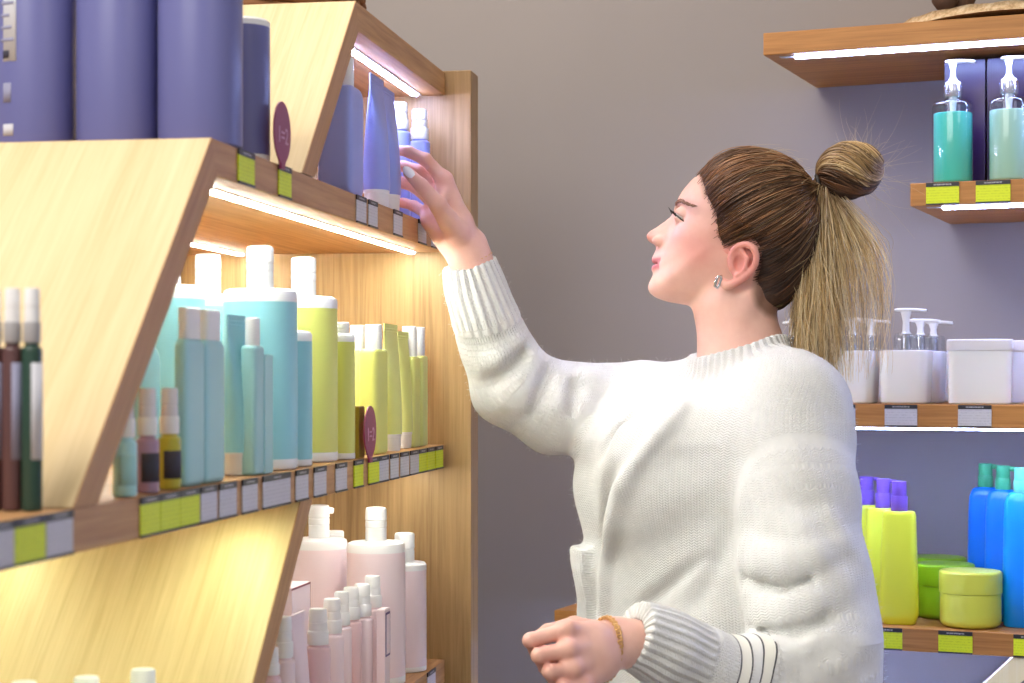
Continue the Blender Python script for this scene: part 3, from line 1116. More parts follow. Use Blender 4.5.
# ---- loose wisps round bun and crown
nw, m = 70, 12
t = np.linspace(0, 1, m)[None]
w_a = rng.uniform(-1.2, 1.9, nw)
p0 = bc + np.stack([-np.cos(w_a) * R1 * .92, np.sin(w_a) * R2 * .92, rng.normal(size=nw) * 8], 1)
ln = 5 + 38 * rng.random(nw) ** 1.6
dr_ = np.stack([-np.cos(w_a + rng.normal(size=nw) * .5), np.sin(w_a + rng.normal(size=nw) * .5) + .2, rng.normal(size=nw) * .3], 1)
cu = np.stack([rng.normal(size=nw), rng.normal(size=nw), rng.normal(size=nw) * .3], 1) * 10
q = p0[:, None] + dr_[:, None] * (ln[:, None] * t)[..., None] + cu[:, None] * (t ** 2)[..., None]
q2n = 90
s2 = rng.integers(0, ns, q2n)
k0 = dirs[s2, 4] * (rad_[s2, 4] + 1)[:, None]
o2 = np.stack([rng.normal(size=q2n) * 6 - 8, 4 + rng.random(q2n) * 5, rng.normal(size=q2n) * 3], 1)
qq = k0[:, None] + o2[:, None] * t[..., None] + (dirs[s2, 8] * (rad_[s2, 8])[:, None] - k0)[:, None] * (t * .7)[..., None] + dirs[s2, 6][:, None] * (np.sin(np.pi * t) * 3)[..., None]
strand_obj('loose_hair', hd(q[..., 0], q[..., 1], q[..., 2]), (.00024 - .00014 * t), np.full((len(q), 1), .7), np.full((len(q), 1), .75), bun_o)
q = qq
strand_obj('loose_hair', hd(q[..., 0], q[..., 1], q[..., 2]), (.00024 - .00014 * t), np.full((len(q), 1), .7), np.full((len(q), 1), .6), hair_o)

an = np.linspace(0, 2 * math.pi, 24, endpoint=False)
nrm_t = ax1
ring = TIE + np.stack([np.cos(an)[:, None] * ax2 * 10.5 + np.sin(an)[:, None] * ax3 * 10.5], 0)[0] + ax1 * 1
V, Q = tube_np(hd(ring[:, 0], ring[:, 1], ring[:, 2]), 2.3 * S, 8, True)
child('hair_tie', V, Q, LASH)

# ---- eyes, lashes, brows
for sg in (1, -1):
    e = from_head(684.4, 217.0, 21.5 * sg)
    me = bpy.data.meshes.new('eye'); bm = bmesh.new()
    bmesh.ops.create_uvsphere(bm, u_segments=20, v_segments=14, radius=8.7 * S); bm.to_mesh(me); bm.free()
    me.polygons.foreach_set('use_smooth', [True] * len(me.polygons))
    k = N('eyeball')
    v = k.coord('Object'); sp = k.n('ShaderNodeVectorMath', operation='DOT_PRODUCT'); k.l(v, sp.inputs[0]); sp.inputs[1].default_value = tuple(A_AX * .98 + B_AX * .1)
    f = k.math('DIVIDE', sp.outputs['Value'], 8.7 * S)
    cc = k.ramp(f, [(.0, s2l((226, 220, 216))), (.84, s2l((226, 220, 216))), (.87, s2l((74, 56, 44))), (.965, s2l((84, 64, 48))), (.975, s2l((8, 8, 8)))])
    k.l(cc, k.b.inputs['Base Color']); k.set(Roughness=.08)
    link('eye', me, k.m, person, loc=tuple(e - FOOT))
    # upper lid line with lashes, lower lid line
    parts = []
    for i in range(26):
        u = i / 25
        cc_ = (13 + 17.5 * u) * sg
        x0 = 674.8 + 11.5 * max(0, (u - .30) / .70) ** 1.5; y0 = 212.6 + 11.5 * max(0, (u - .25) / .75) ** 1.15
        ln = 4.6 + 2.2 * math.sin(u * 3)
        pp = [from_head(x0 - ln * s * (1 - .5 * u), y0 - 0.8 * s * ln + 1.2 * math.sin(s * 3.1) + .3, cc_ + sg * u * 3 * s) for s in (0, .35, .7, 1)]
        parts.append(tube_np(pp, np.array((.5, .42, .3, .12)) * S, 4))
    lid = [from_head(674.4 + 12 * max(0, (u - .30) / .70) ** 1.5, 212.8 + 11.5 * max(0, (u - .25) / .75) ** 1.15, (13 + 17.5 * u) * sg) for u in np.linspace(0, 1, 14)]
    parts.append(tube_np(lid, .95 * S, 6))
    lid = [from_head(676.6 + 9.5 * max(0, (u - .30) / .70) ** 1.5, 218.2 + 6.4 * max(0, (u - .2) / .8), (14 + 16 * u) * sg) for u in np.linspace(0, 1, 12)]
    parts.append(tube_np(lid, .45 * S, 5))
    V, Q = join(parts); child('eyelashes', V, Q, LASH)
    parts = []
    for i in range(70):
        u = i / 69
        c0 = (8 + 30 * u)
        d = np.array((1.0, 0, 0))
        x0 = 675.2 + 19 * u ** 1.6; y0 = 205.4 - 3.0 * math.sin(min(1, u * 1.6) * 1.9) + 15 * max(0, u - .45) ** 1.2
        w = 1.5 * (1 - .6 * u)
        for kk in range(2):
            yy = y0 + random.uniform(-w, w)
            def on(x, y, c):
                # slide along the side axis until the brow lies on the skin
                o = from_head(x - 40, y, c * sg); s_ = np.linspace(0, 70, 141)
                pts = o[None] - (s_ * S)[:, None] * A_AX[None]
                vv = head_sdf(pts); i_ = int(np.argmax(vv < .0004)); return pts[i_] + A_AX * .0004
            p0 = on(x0, yy, c0); p1 = on(x0 + 2.5, yy - 2.2 + 2 * u, c0 + 3.2)
            parts.append(tube_np([p0, (p0 + p1) / 2 + A_AX * .0006, p1], np.array((.42, .5, .2)) * S, 4))
    V, Q = join(parts); child('eyebrow', V, Q, BROW)

# ---- nails
def nail(fing, out, ln, wd, name='fingernail'):
    p1, r = fing[3]; p0 = fing[2][0]
    ax = (p1 - p0) / np.linalg.norm(p1 - p0); out = np.asarray(out, float); out = out - (out @ ax) * ax; out /= np.linalg.norm(out)
    sd_ = np.cross(ax, out)
    Vs, Qs = [], []
    nu, nv = 9, 9
    for lay in (0, 1):
        for i in range(nu):
            for j in range(nv):
                u = i / (nu - 1); v_ = (j / (nv - 1)) * 2 - 1
                w_ = wd * (1 - .75 * max(0, (u - .55) / .45) ** 2.2) * (1 - .25 * max(0, .25 - u) / .25)
                h = r * 1.04 + .0011 - .0028 * v_ * v_ - (.0010 if lay else 0)
                Vs.append(p1 + ax * (u * ln - ln * .42) + sd_ * v_ * w_ + out * h)
    g = lambda l, i, j: l * nu * nv + i * nv + j
    for i in range(nu - 1):
        for j in range(nv - 1):
            Qs.append((g(0, i, j), g(0, i, j + 1), g(0, i + 1, j + 1), g(0, i + 1, j))); Qs.append((g(1, i, j), g(1, i + 1, j), g(1, i + 1, j + 1), g(1, i, j + 1)))
    for i in range(nu - 1):
        for j in (0, nv - 1):
            Qs.append((g(0, i, j), g(0, i + 1, j), g(1, i + 1, j), g(1, i, j)))
    for j in range(nv - 1):
        for i in (0, nu - 1):
            Qs.append((g(0, i, j), g(0, i, j + 1), g(1, i, j + 1), g(1, i, j)))
    return child(name, Vs, Qs, NAIL)


nail(RF_['thumb'], (-.15, -1, .35), .019, .0062)
for kf in ('index', 'middle', 'ring', 'pinky'):
    nail(RF_[kf], (.1, .8, .8), .014, .0048)
nail(LF_['thumb'], (-.2, -.3, 1), .015, .0058)
for kf in ('index', 'middle', 'ring', 'pinky'):
    nail(LF_[kf], (.3, .6, -.6), .013, .005)

# ---- jewellery
def chain_ring(c, n_, rx, ry, upv, name, links, r):
    n_ = np.asarray(n_, float); n_ /= np.linalg.norm(n_); e = np.asarray(upv, float); e = e - (e @ n_) * n_; e /= np.linalg.norm(e); g = np.cross(n_, e)
    parts = []
    for i in range(links):
        t0 = 2 * math.pi * i / links; t1 = 2 * math.pi * (i + 1.25) / links; tm = (t0 + t1) / 2
        an = np.linspace(0, 2 * math.pi, 10, endpoint=False)
        cc = c + e * rx * math.cos(tm) + g * ry * math.sin(tm)
        tg = -e * rx * math.sin(tm) + g * ry * math.cos(tm); L_ = np.linalg.norm(tg) * (t1 - t0) / 2; tg /= np.linalg.norm(tg)
        ot = n_ if i % 2 else (n_ + .9 * np.cross(tg, n_)); ot = ot / np.linalg.norm(ot)
        pp = cc + np.cos(an)[:, None] * tg * L_ + np.sin(an)[:, None] * ot * r * 1.6
        parts.append(tube_np(pp, r * .62, 5, True))
    V, Q = join(parts)
    return child(name, V, Q, GOLD)


axl = P(640, 645, 2.295) - P(600, 641, 2.26)
chain_ring(P(604.5, 649, 2.262), axl + np.array((0, 0, .004)), .0385, .031, UP + .12 * np.array((1, 0, 0)), 'gold_bracelet', 60, .0019)
axr = P(475, 275, 2.727) - P(466, 250, 2.72)
chain_ring(P(471.5, 259, 2.722), axr, .0300, .0300, np.array((1, 0, .4)), 'thin_gold_bracelet', 50, .0012)
ew = []
for i, (x, y) in enumerate(((715.8, 288.5), (717.0, 283.0), (718.8, 279.2), (721.6, 278.6), (721.8, 282.2), (720.2, 287.0), (718.2, 290.2))):
    ew.append(from_head(x, y, 49.5 + (1.5 if i < 3 else 0)))
V, Q = tube_np(ew, 1.55 * S, 8, True); child('earring', V, Q, SILVER)

# ---- mohair halo of the knit
nf = 16000
pick = rng.integers(0, len(V_SW), nf)
p0 = V_SW[pick]; n0 = N_SW[pick]
t = np.linspace(0, 1, 4)[None, :, None]
d1 = n0 + rng.normal(size=(nf, 3)) * .7
L = p0[:, None] + d1[:, None] * (t * rng.uniform(.0012, .0032, (nf, 1, 1))) + rng.normal(size=(nf, 1, 3)) * .0015 * t ** 2
V, Q = strands_np(L, (np.array([[.00013, .00012, .00010, .00005]])).repeat(nf, 0), 3)
FUZZ = plain('wool_fibre', (246, 244, 238), .9)
link('wool_fuzz', np_quads('wool_fuzz', V - FOOT, Q), FUZZ, sweater_o)
# ================================================================== FRAMES OF THE TWO SHELVING UNITS
TL = math.atan(314 / F)
E1 = np.array((math.sin(TL), math.cos(TL))); E2 = np.array((-math.cos(TL), math.sin(TL)))
RZL = math.atan2(E1[1], E1[0])
TR = math.atan(778 / F)
EA = np.array((math.cos(TR), -math.sin(TR))); EB = np.array((math.sin(TR), math.cos(TR)))
RZR = -TR
T0 = .59                                       # front plane of the left unit
B0, BW = 2.924, 3.292                          # front plane of the right shelves, wall behind them


def lw(s, t, z):
    q = s * E1 + t * E2
    return (q[0], q[1], H + z)
def rw(a, b, z): q = a * EA + b * EB; return (q[0], q[1], H + z)


def l_at(px, t):
    """distance along the left unit of the spot on line t seen at column px"""
    u = (px - CX) / F
    d = t / (u * E2[0] + E2[1]); return d * (u * E1[0] + E1[1]), d


def r_at(px, b):
    u = (px - CX) / F
    d = b / (u * EB[0] + EB[1]); return d * (u * EA[0] + EA[1]), d


# ================================================================== MATERIALS OF THE SHOP
def wood_mat(name, axis, c0, c1, rough=.5, tilt=0.0):
    k = N(name)
    sc = [60, 60, 60]; sc[axis] = 2.2
    def gr(s):
        tc = k.n('ShaderNodeTexCoord'); m0 = k.n('ShaderNodeMapping'); m1 = k.n('ShaderNodeMapping')
        m0.inputs['Rotation'].default_value = (0, tilt, 0); m1.inputs['Scale'].default_value = s
        k.l(tc.outputs['Object'], m0.inputs[0]); k.l(m0.outputs[0], m1.inputs[0]); return m1.outputs[0]
    v = gr(tuple(sc))
    n = k.noise(v, 1.5, 5, .6, .25); n2 = k.noise(v, 6.0, 3, .6)
    sc2 = [9, 9, 9]; sc2[axis] = .6
    n3 = k.noise(gr(tuple(sc2)), 1.3, 3, .5, .6)
    f = k.math('ADD', k.math('MULTIPLY', n, .62), k.math('MULTIPLY', n2, .22))
    f = k.math('ADD', f, k.math('MULTIPLY', n3, .22))
    c = k.ramp(f, [(.36, s2l(c0)), (.52, s2l(tuple((a * .45 + b * .55) for a, b in zip(c0, c1)))), (.72, s2l(c1))])
    k.l(c, k.b.inputs['Base Color']); k.set(Roughness=rough)
    k.bump(n, .12, .0008)
    return k.m


OAK_S = wood_mat('oak_lengthwise', 0, (160, 112, 66), (206, 160, 108))
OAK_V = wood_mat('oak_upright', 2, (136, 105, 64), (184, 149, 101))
OAK_LIT = wood_mat('oak_slanted_toplit', 2, (210, 184, 130), (233, 210, 164), tilt=-math.pi / 4)  # same oak, its colour lightened for the overhead light on these faces
OAK_E = wood_mat('oak_edge_band', 2, (160, 112, 66), (200, 154, 102), tilt=-math.pi / 4)
OAK_R = wood_mat('oak_wall_shelf', 0, (152, 98, 40), (204, 144, 76))
PALE = wood_mat('pale_board', 2, (244, 230, 180), (252, 244, 212))


def led_mat(name, rgb, e):
    k = N(name)
    k.b.inputs['Base Color'].default_value = (.9, .9, .9, 1)
    k.b.inputs['Emission Color'].default_value = tuple(rgb) + (1,)
    k.b.inputs['Emission Strength'].default_value = e
    return k.m


LED_WARM = led_mat('led_warm_white', (.94, 1.0, .92), 125)
LED_LOW = led_mat('led_low_white', (.98, 1.0, .90), 44)
LED_NEAR = led_mat('led_near_white', (.90, 1.0, .70), 36)
LED_COOL = led_mat('led_cool_white', (.46, .54, 1.0), 150)
LED_RIGHT = led_mat('led_wall_white', (.34, .46, 1.0), 115)
ALU = plain('led_channel', (188, 186, 180), .5)


def cosm(name, rgb, rough=.35, **k): return plain(name, rgb, rough, **k)


WHITE = cosm('white_plastic', (240, 241, 242), .35)
PURPLE = cosm('violet_plastic', (110, 112, 167), .32)
BLUE = cosm('periwinkle_plastic', (150, 162, 234), .32)
AQUA = cosm('aqua_plastic', (150, 212, 224), .4)
TEAL = cosm('teal_plastic', (160, 212, 216), .35)
YELLOW = cosm('lemon_plastic', (222, 226, 122), .42)
LIME = cosm('pale_lime_plastic', (222, 228, 140), .42)
PINK = cosm('pink_plastic', (240, 221, 227), .42)
ROSE = cosm('rose_plastic', (233, 200, 204), .42)
PLUM = cosm('plum_sign', (146, 48, 90), .35)
PINKTXT = cosm('pale_lettering', (206, 160, 184), .5)
BLACK = cosm('black_strip', (40, 40, 46), .4)
GREY = cosm('grey_card', (206, 206, 212), .6)
ACID = cosm('acid_yellow_card', (204, 222, 20), .55)
GREEN_D = cosm('dark_green_plastic', (38, 68, 56), .3)
BROWN_D = cosm('brown_plastic', (92, 62, 62), .3)
SMOKE = cosm('grey_cap', (168, 166, 168), .35)
BOXP = cosm('dark_purple_carton', (46, 19, 56), .3)
TANTXT = cosm('soft_print', (150, 150, 176), .6)
INK = cosm('dark_print', (54, 52, 66), .6)
MAROON = cosm('dark_red_edge', (126, 54, 74), .5)
LILAC = cosm('violet_edge', (98, 76, 128), .5)
OCHRE = cosm('ochre_carton', (150, 128, 30), .5)
MILK = cosm('milk_glass', (240, 239, 238), .25, Subsurface_Weight=.1)
FROST = cosm('frosted_white', (236, 234, 240), .3)
KIWI = cosm('acid_lime_plastic', (230, 236, 60), .32)
VIOLET = cosm('bright_violet_plastic', (122, 84, 178), .35)
COBALT = cosm('cobalt_plastic', (0, 118, 226), .3)
AZURE = cosm('azure_plastic', (0, 150, 246), .3)
MINT = cosm('mint_plastic', (108, 208, 166), .35)
GREEN_M = cosm('mid_green_plastic', (64, 168, 112), .35)
OLIVE = cosm('olive_lime_plastic', (150, 196, 22), .32)
CITRUS = cosm('citrus_plastic', (220, 226, 82), .32)
CHROME = cosm('satin_silver', (205, 206, 214), .25, Metallic=.9)
SEA = cosm('sea_green_gel', (84, 214, 190), .25)
SEAPALE = cosm('pale_mint_gel', (176, 222, 196), .3)
MINI_V = cosm('mini_violet', (172, 140, 164), .3)
MINI_Y = cosm('mini_olive', (190, 184, 60), .3)
MINI_C = cosm('mini_cyan', (176, 228, 236), .3)
STRAW = plain('straw', (214, 184, 138), .8)


def shell_mat(name, rgb):
    k = N(name); tr = k.n('ShaderNodeBsdfTransparent'); tr.inputs[0].default_value = s2l(rgb)
    gl = k.n('ShaderNodeBsdfGlossy'); gl.inputs['Roughness'].default_value = .08
    lw_ = k.n('ShaderNodeLayerWeight'); lw_.inputs[0].default_value = .25
    mx = k.n('ShaderNodeMixShader'); k.l(k.math('ADD', k.math('MULTIPLY', lw_.outputs['Facing'], .55), .05), mx.inputs[0])
    k.l(tr.outputs[0], mx.inputs[1]); k.l(gl.outputs[0], mx.inputs[2]); k.l(mx.outputs[0], k.out.inputs[0])
    return k.m


def clear_mat(name, rgb, rough=.06):
    k = N(name); k.set(Roughness=rough, IOR=1.25, Transmission_Weight=.92); k.b.inputs['Base Color'].default_value = s2l(rgb); return k.m


CLEAR = shell_mat('clear_plastic', (244, 247, 250))
CLOUDY = cosm('cloudy_cap', (236, 234, 240), .25, Transmission_Weight=.12)

# ================================================================== MESH HELPERS
_cache = {}


def loft(key, rings, n=32, closed_top=True, closed_bot=True, sharp=38):
    """rings: (z, rx, ry, exponent[, ox, oy]) from the bottom up"""
    if key in _cache: return _cache[key]
    V, Fc = [], []
    for r in rings:
        z, rx, ry, e = r[:4]; ox, oy = (r[4], r[5]) if len(r) > 4 else (0, 0)
        for i in range(n):
            a = 2 * math.pi * (i + .5) / n; c, s = math.cos(a), math.sin(a)
            V.append((ox + rx * math.copysign(abs(c) ** (2 / e), c), oy + ry * math.copysign(abs(s) ** (2 / e), s), z))
    for k in range(len(rings) - 1):
        for i in range(n):
            j = (i + 1) % n
            Fc.append((k * n + i, k * n + j, (k + 1) * n + j, (k + 1) * n + i))
    if closed_bot: Fc.append(tuple(range(n - 1, -1, -1)))
    if closed_top: Fc.append(tuple((len(rings) - 1) * n + i for i in range(n)))
    me = np_mesh(key, V, Fc); me.set_sharp_from_angle(angle=math.radians(sharp))
    _cache[key] = me
    return me


def rnd(z0, z1, rx, ry, e, r=.004, r0=None, steps=4):
    """straight body with rounded lower and upper edge"""
    r0 = r if r0 is None else r0; out = []
    for i in range(steps + 1):
        a = math.pi / 2 * i / steps
        out.append((z0 + r0 * (1 - math.sin(a)), rx - r0 * (1 - math.cos(a)) if False else rx - r0 * (1 - math.sin(a + 0)) if False else rx - r0 * math.cos(a) * 1.0, ry - r0 * math.cos(a), e))
    out = [(z0 + r0 * (1 - math.cos(math.pi / 2 * i / steps)), rx - r0 * (1 - math.sin(math.pi / 2 * i / steps)), ry - r0 * (1 - math.sin(math.pi / 2 * i / steps)), e) for i in range(steps + 1)]
    out += [(z1 - r * (1 - math.cos(math.pi / 2 * i / steps)), rx - r * (1 - math.sin(math.pi / 2 * i / steps)), ry - r * (1 - math.sin(math.pi / 2 * i / steps)), e) for i in range(steps, -1, -1)]
    return out


def box_me(key, x0, x1, y0, y1, z0, z1, bev=.0012):
    if key in _cache: return _cache[key]
    bm = bmesh.new()
    bmesh.ops.create_cube(bm, size=1)
    for v in bm.verts:
        v.co = ((x0 + x1) / 2 + v.co.x * (x1 - x0), (y0 + y1) / 2 + v.co.y * (y1 - y0), (z0 + z1) / 2 + v.co.z * (z1 - z0))
    if bev: bmesh.ops.bevel(bm, geom=bm.edges[:], offset=bev, segments=2, affect='EDGES', profile=.5)
    me = bpy.data.meshes.new(key); bm.to_mesh(me); bm.free()
    _cache[key] = me
    return me


def prism(key, poly, y0, y1, bev=.0012):
    """polygon in x-z extruded along y"""
    bm = bmesh.new()
    a = [bm.verts.new((x, y0, z)) for x, z in poly]; b = [bm.verts.new((x, y1, z)) for x, z in poly]
    bm.faces.new(a); bm.faces.new(b[::-1])
    n = len(poly)
    for i in range(n): bm.faces.new((a[i], b[i], b[(i + 1) % n], a[(i + 1) % n]))
    bmesh.ops.recalc_face_normals(bm, faces=bm.faces)
    if bev: bmesh.ops.bevel(bm, geom=bm.edges[:], offset=bev, segments=2, affect='EDGES', profile=.5)
    me = bpy.data.meshes.new(key); bm.to_mesh(me); bm.free()
    return me


def text_me(key, s, size, depth=.0004):
    if key in _cache: return _cache[key]
    cu = bpy.data.curves.new(key, 'FONT'); cu.body = s; cu.size = size; cu.extrude = depth; cu.align_x = 'CENTER'; cu.align_y = 'CENTER'; cu.resolution_u = 3
    o = bpy.data.objects.new(key, cu); COL.objects.link(o)
    dg = bpy.context.evaluated_depsgraph_get()
    me = bpy.data.meshes.new_from_object(o.evaluated_get(dg)); me.name = key
    bpy.data.objects.remove(o); bpy.data.curves.remove(cu)
    _cache[key] = me
    return me


def part(name, me, mat, parent, loc=(0, 0, 0), rot=None, label=None):
    if len(me.materials) == 0: me.materials.append(mat)
    o = bpy.data.objects.new(name, me); COL.objects.link(o)
    if me.materials[0] != mat:
        o.material_slots[0].link = 'OBJECT'; o.material_slots[0].material = mat
    o.parent = parent; o.location = loc
    if rot: o.rotation_euler = rot
    if label: o['label'] = label
    return o


def thing(name, label, cat, loc, rz, group=None):
    return tag(empty(name, loc, rz), label, cat, group)


# ================================================================== LEFT SHELVING UNIT
ZU, ZL, ZB, ZTOP, TH = .235, -.103, -.440, .481, .036
TB = 1.10                                       # back edge of the boards
unit = thing('shelving_unit', 'oak shelving unit with slanted dividers, lit shelves and tall end panel', 'shelf', lw(0, 0, -H), RZL)
zz = lambda z: H + z
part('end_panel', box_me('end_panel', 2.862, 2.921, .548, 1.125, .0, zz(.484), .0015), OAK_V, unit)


def pr(name, poly, mat, y0=T0, y1=TB): return part(name, prism(name, [(x, zz(z)) for x, z in poly], y0, y1), mat, unit)


pr('shelf_board', [(2.2985, ZTOP), (2.8615, ZTOP), (2.8615, ZTOP - TH), (2.3125, ZTOP - TH)], OAK_S)
pr('shelf_board', [(1.7355, ZU), (2.8615, ZU), (2.8615, ZU - TH), (1.7505, ZU - TH)], OAK_S)
pr('shelf_board', [(.80, ZL), (2.8615, ZL), (2.8615, ZL - TH), (.80, ZL - TH)], OAK_S)
pr('shelf_board', [(.80, ZB), (2.8615, ZB), (2.8615, ZB - TH), (.80, ZB - TH)], OAK_S)
pr('slanted_divider', [(2.0525, ZU + .0005), (2.298, ZTOP), (2.312, ZTOP - TH), (2.103, ZU + .0005)], OAK_LIT)
pr('slanted_divider', [(1.3975, ZL + .0005), (1.735, ZU), (1.750, ZU - TH), (1.448, ZL + .0005)], OAK_LIT)
pr('slanted_divider', [(2.045, ZL - TH - .0005), (2.096, ZL - TH - .0005), (1.7955, ZB + .0005), (1.7445, ZB + .0005)], OAK_LIT)
for q in ([(2.0525, ZU + .0005), (2.298, ZTOP), (2.312, ZTOP - TH), (2.103, ZU + .0005)], [(1.3975, ZL + .0005), (1.735, ZU), (1.750, ZU - TH), (1.448, ZL + .0005)],
          [(2.045, ZL - TH - .0005), (2.096, ZL - TH - .0005), (1.7955, ZB + .0005), (1.7445, ZB + .0005)]):
    part('edge_band', prism('edge_band', [(x, zz(z)) for x, z in q], T0 - .0010, T0 + .0002, 0), OAK_E, unit, label='brown oak edge band')
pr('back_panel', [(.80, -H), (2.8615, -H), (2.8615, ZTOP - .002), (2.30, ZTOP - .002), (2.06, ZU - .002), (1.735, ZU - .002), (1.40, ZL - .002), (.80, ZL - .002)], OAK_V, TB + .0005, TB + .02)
pr('plinth', [(.80, -H), (2.8615, -H), (2.8615, -H + .12), (.80, -H + .12)], OAK_S, T0 + .03, TB)


def strip(s0, s1, t, z, mat, w=.0045):
    p = part('led_strip', box_me('led_%g_%g_%g' % (s0, t, z), s0, s1, t - w, t + w, zz(z) - .004, zz(z) - .0002, .0008), mat, unit)
    part('led_channel', box_me('ledc_%g_%g_%g' % (s0, t, z), s0 - .02, s1 + .01, t - w - .0035, t + w + .0035, zz(z) - .0015, zz(z) - .0001, 0), ALU, p)


strip(2.40, 2.835, .632, ZTOP - TH, LED_COOL)
strip(2.40, 2.835, .914, ZTOP - TH, LED_COOL)
strip(1.785, 2.835, .637, ZU - TH, LED_WARM)
strip(1.785, 2.835, .914, ZU - TH, LED_WARM)
for t in (.637, .914):
    strip(.95, 1.985, t, ZL - TH, LED_NEAR)
    strip(2.16, 2.835, t, ZL - TH, LED_LOW)

# ---- price cards along the front edges
def header(name):
    """black strip with a row of small pale print"""
    k = N(name); v = k.coord('Object', (1, 1, 1)); sp = k.n('ShaderNodeSeparateXYZ'); k.l(v, sp.inputs[0])
    n = k.noise(k.coord('Object', (1, .01, .01)), 620, 2, .9)
    band = k.math('LESS_THAN', k.math('ABSOLUTE', sp.outputs[2]), .0011)
    ends = k.math('LESS_THAN', k.math('ABSOLUTE', sp.outputs[0]), .0135)
    f = k.math('MULTIPLY', k.math('MULTIPLY', band, ends), k.math('GREATER_THAN', n, .47))
    k.l(k.mix(f, s2l((38, 38, 44)), s2l((176, 176, 180))), k.b.inputs['Base Color']); k.set(Roughness=.4)
    return k.m


HEAD = header('card_header')


def card_mat(name, rgb, ink, dens):
    k = N(name); v = k.coord('Object')
    sp = k.n('ShaderNodeSeparateXYZ'); k.l(v, sp.inputs[0])
    n = k.noise(k.coord('Object', (1, .01, .7)), 420, 2, .9)
    rows = k.math('GREATER_THAN', k.math('SINE', k.math('MULTIPLY', sp.outputs[2], 6.2832 / .0042)), .25)
    f = k.math('MULTIPLY', k.math('MULTIPLY', rows, k.math('GREATER_THAN', n, .5)), dens)
    k.l(k.mix(f, s2l(rgb), s2l(ink)), k.b.inputs['Base Color']); k.set(Roughness=.5)
    return k.m


CARD_G = card_mat('grey_price_card', (208, 207, 214), (120, 120, 130), .25)
CARD_Y = card_mat('acid_price_card', (224, 240, 34), (120, 150, 0), .25)


def price_tag(loc, rz, w, h, yellow, label, group, dz=0.0):
    """hangs on the front edge; x along the edge, -y towards the aisle"""
    r = thing('price_tag', label, 'price tag', loc, rz, group)
    part('card', box_me('card_%.3f_%.3f' % (w, h), -w / 2, w / 2, -.0012, 0, -h / 2 + .0022, h / 2 - .0062, 0), CARD_Y if yellow else CARD_G, r)
    part('header_strip', box_me('hdr_%.3f' % w, -w / 2, w / 2, -.0018, 0, -.0032, .0032, 0), HEAD, r, (0, 0, h / 2 - .0032))
    part('bottom_rail', box_me('rail_%.3f' % w, -w / 2, w / 2, -.0024, 0, -.0011, .0011, 0), BLACK, r, (0, 0, -h / 2 + .0011))
    return r


def l_tag(px0, px1, z, yellow, label, group, h=.0355):
    s0, _ = l_at(px0, T0); s1, _ = l_at(px1, T0)
    # local x of the card runs along +s, the face looks to the aisle
    price_tag(lw((s0 + s1) / 2, T0 - .0006, z - TH / 2), RZL, s1 - s0, h, yellow, label, group)


G1, G2, G3 = 'price cards on the middle left shelf edge', 'price cards on the upper left shelf edge', 'price cards on the wall shelves'
LOW = [(-13, 12, 0, 'grey price card at the near left corner, cut by the picture edge'), (13, 43.5, 1, 'yellow price card between two grey cards under the dark green bottle'), (44.5, 71, 0, 'grey price card just left of the bare stretch of shelf edge'),
       (139, 158.5, 1, 'first of three joined yellow cards, beneath the small cyan bottle'), (159, 178.5, 1, 'middle of three joined yellow cards under the small clear-capped bottles'), (179, 198, 1, 'last of three joined yellow cards, beneath the left teal bottle'),
       (199.5, 215.5, 0, 'grey price card right after the three yellow cards'), (218, 235, 0, 'grey price card under the upside-down aqua tube'), (241, 256, 0, 'grey price card below the slim teal bottle and its carton'),
       (261.6, 289, 0, 'wide grey double price card under the big aqua pump bottle'), (294.6, 307, 0, 'grey price card under the small aqua bottle with white lid'), (313, 325, 0, 'grey price card under the big lemon pump bottle'), (334.7, 345.6, 0, 'grey price card under the smaller lidded lemon bottle'),
       (353, 362, 1, 'lone narrow yellow card left of the round plum sign on the middle shelf'), (367.5, 378, 1, 'yellow card right below the round plum sign on the middle shelf'), (378.3, 387.5, 0, 'grey card joined to the yellow card under the plum sign'), (389.5, 397.5, 0, 'grey price card under the first lemon tube'), (399.6, 408, 0, 'grey price card under the second lemon tube'),
       (409.5, 417.8, 0, 'grey card joined to a yellow card near the end panel'), (418.2, 425.6, 1, 'yellow card joined to the right of a grey card near the end panel'), (426.3, 434, 1, 'yellow card second from the end panel'), (434.8, 442, 1, 'yellow card closest to the end panel on the middle shelf')]
for a, b, y, lab in LOW: l_tag(a, b, ZL, y, lab, G1)
UPT = [(237, 253, 1, 'yellow price card on the upper shelf edge, left of the plum sign'), (277.5, 290, 1, 'yellow price card at the foot of the upper plum sign'), (355.4, 365, 0, 'grey price card under the periwinkle bottle on the upper shelf'), (367.6, 376.4, 0, 'grey price card under the left periwinkle tube on the upper shelf'),
       (392.8, 401.2, 0, 'grey price card just left of the reaching fingers'), (417.6, 425.2, 0, 'grey price card half behind the heel of the raised hand'), (430.6, 438, 0, 'grey price card behind the raised wrist')]
for a, b, y, lab in UPT: l_tag(a, b, ZU, y, lab, G2)
l_tag(426.5, 434.5, ZB, 0, 'grey price card on the lowest shelf edge by the end panel', 'price cards on the lowest left shelf edge')

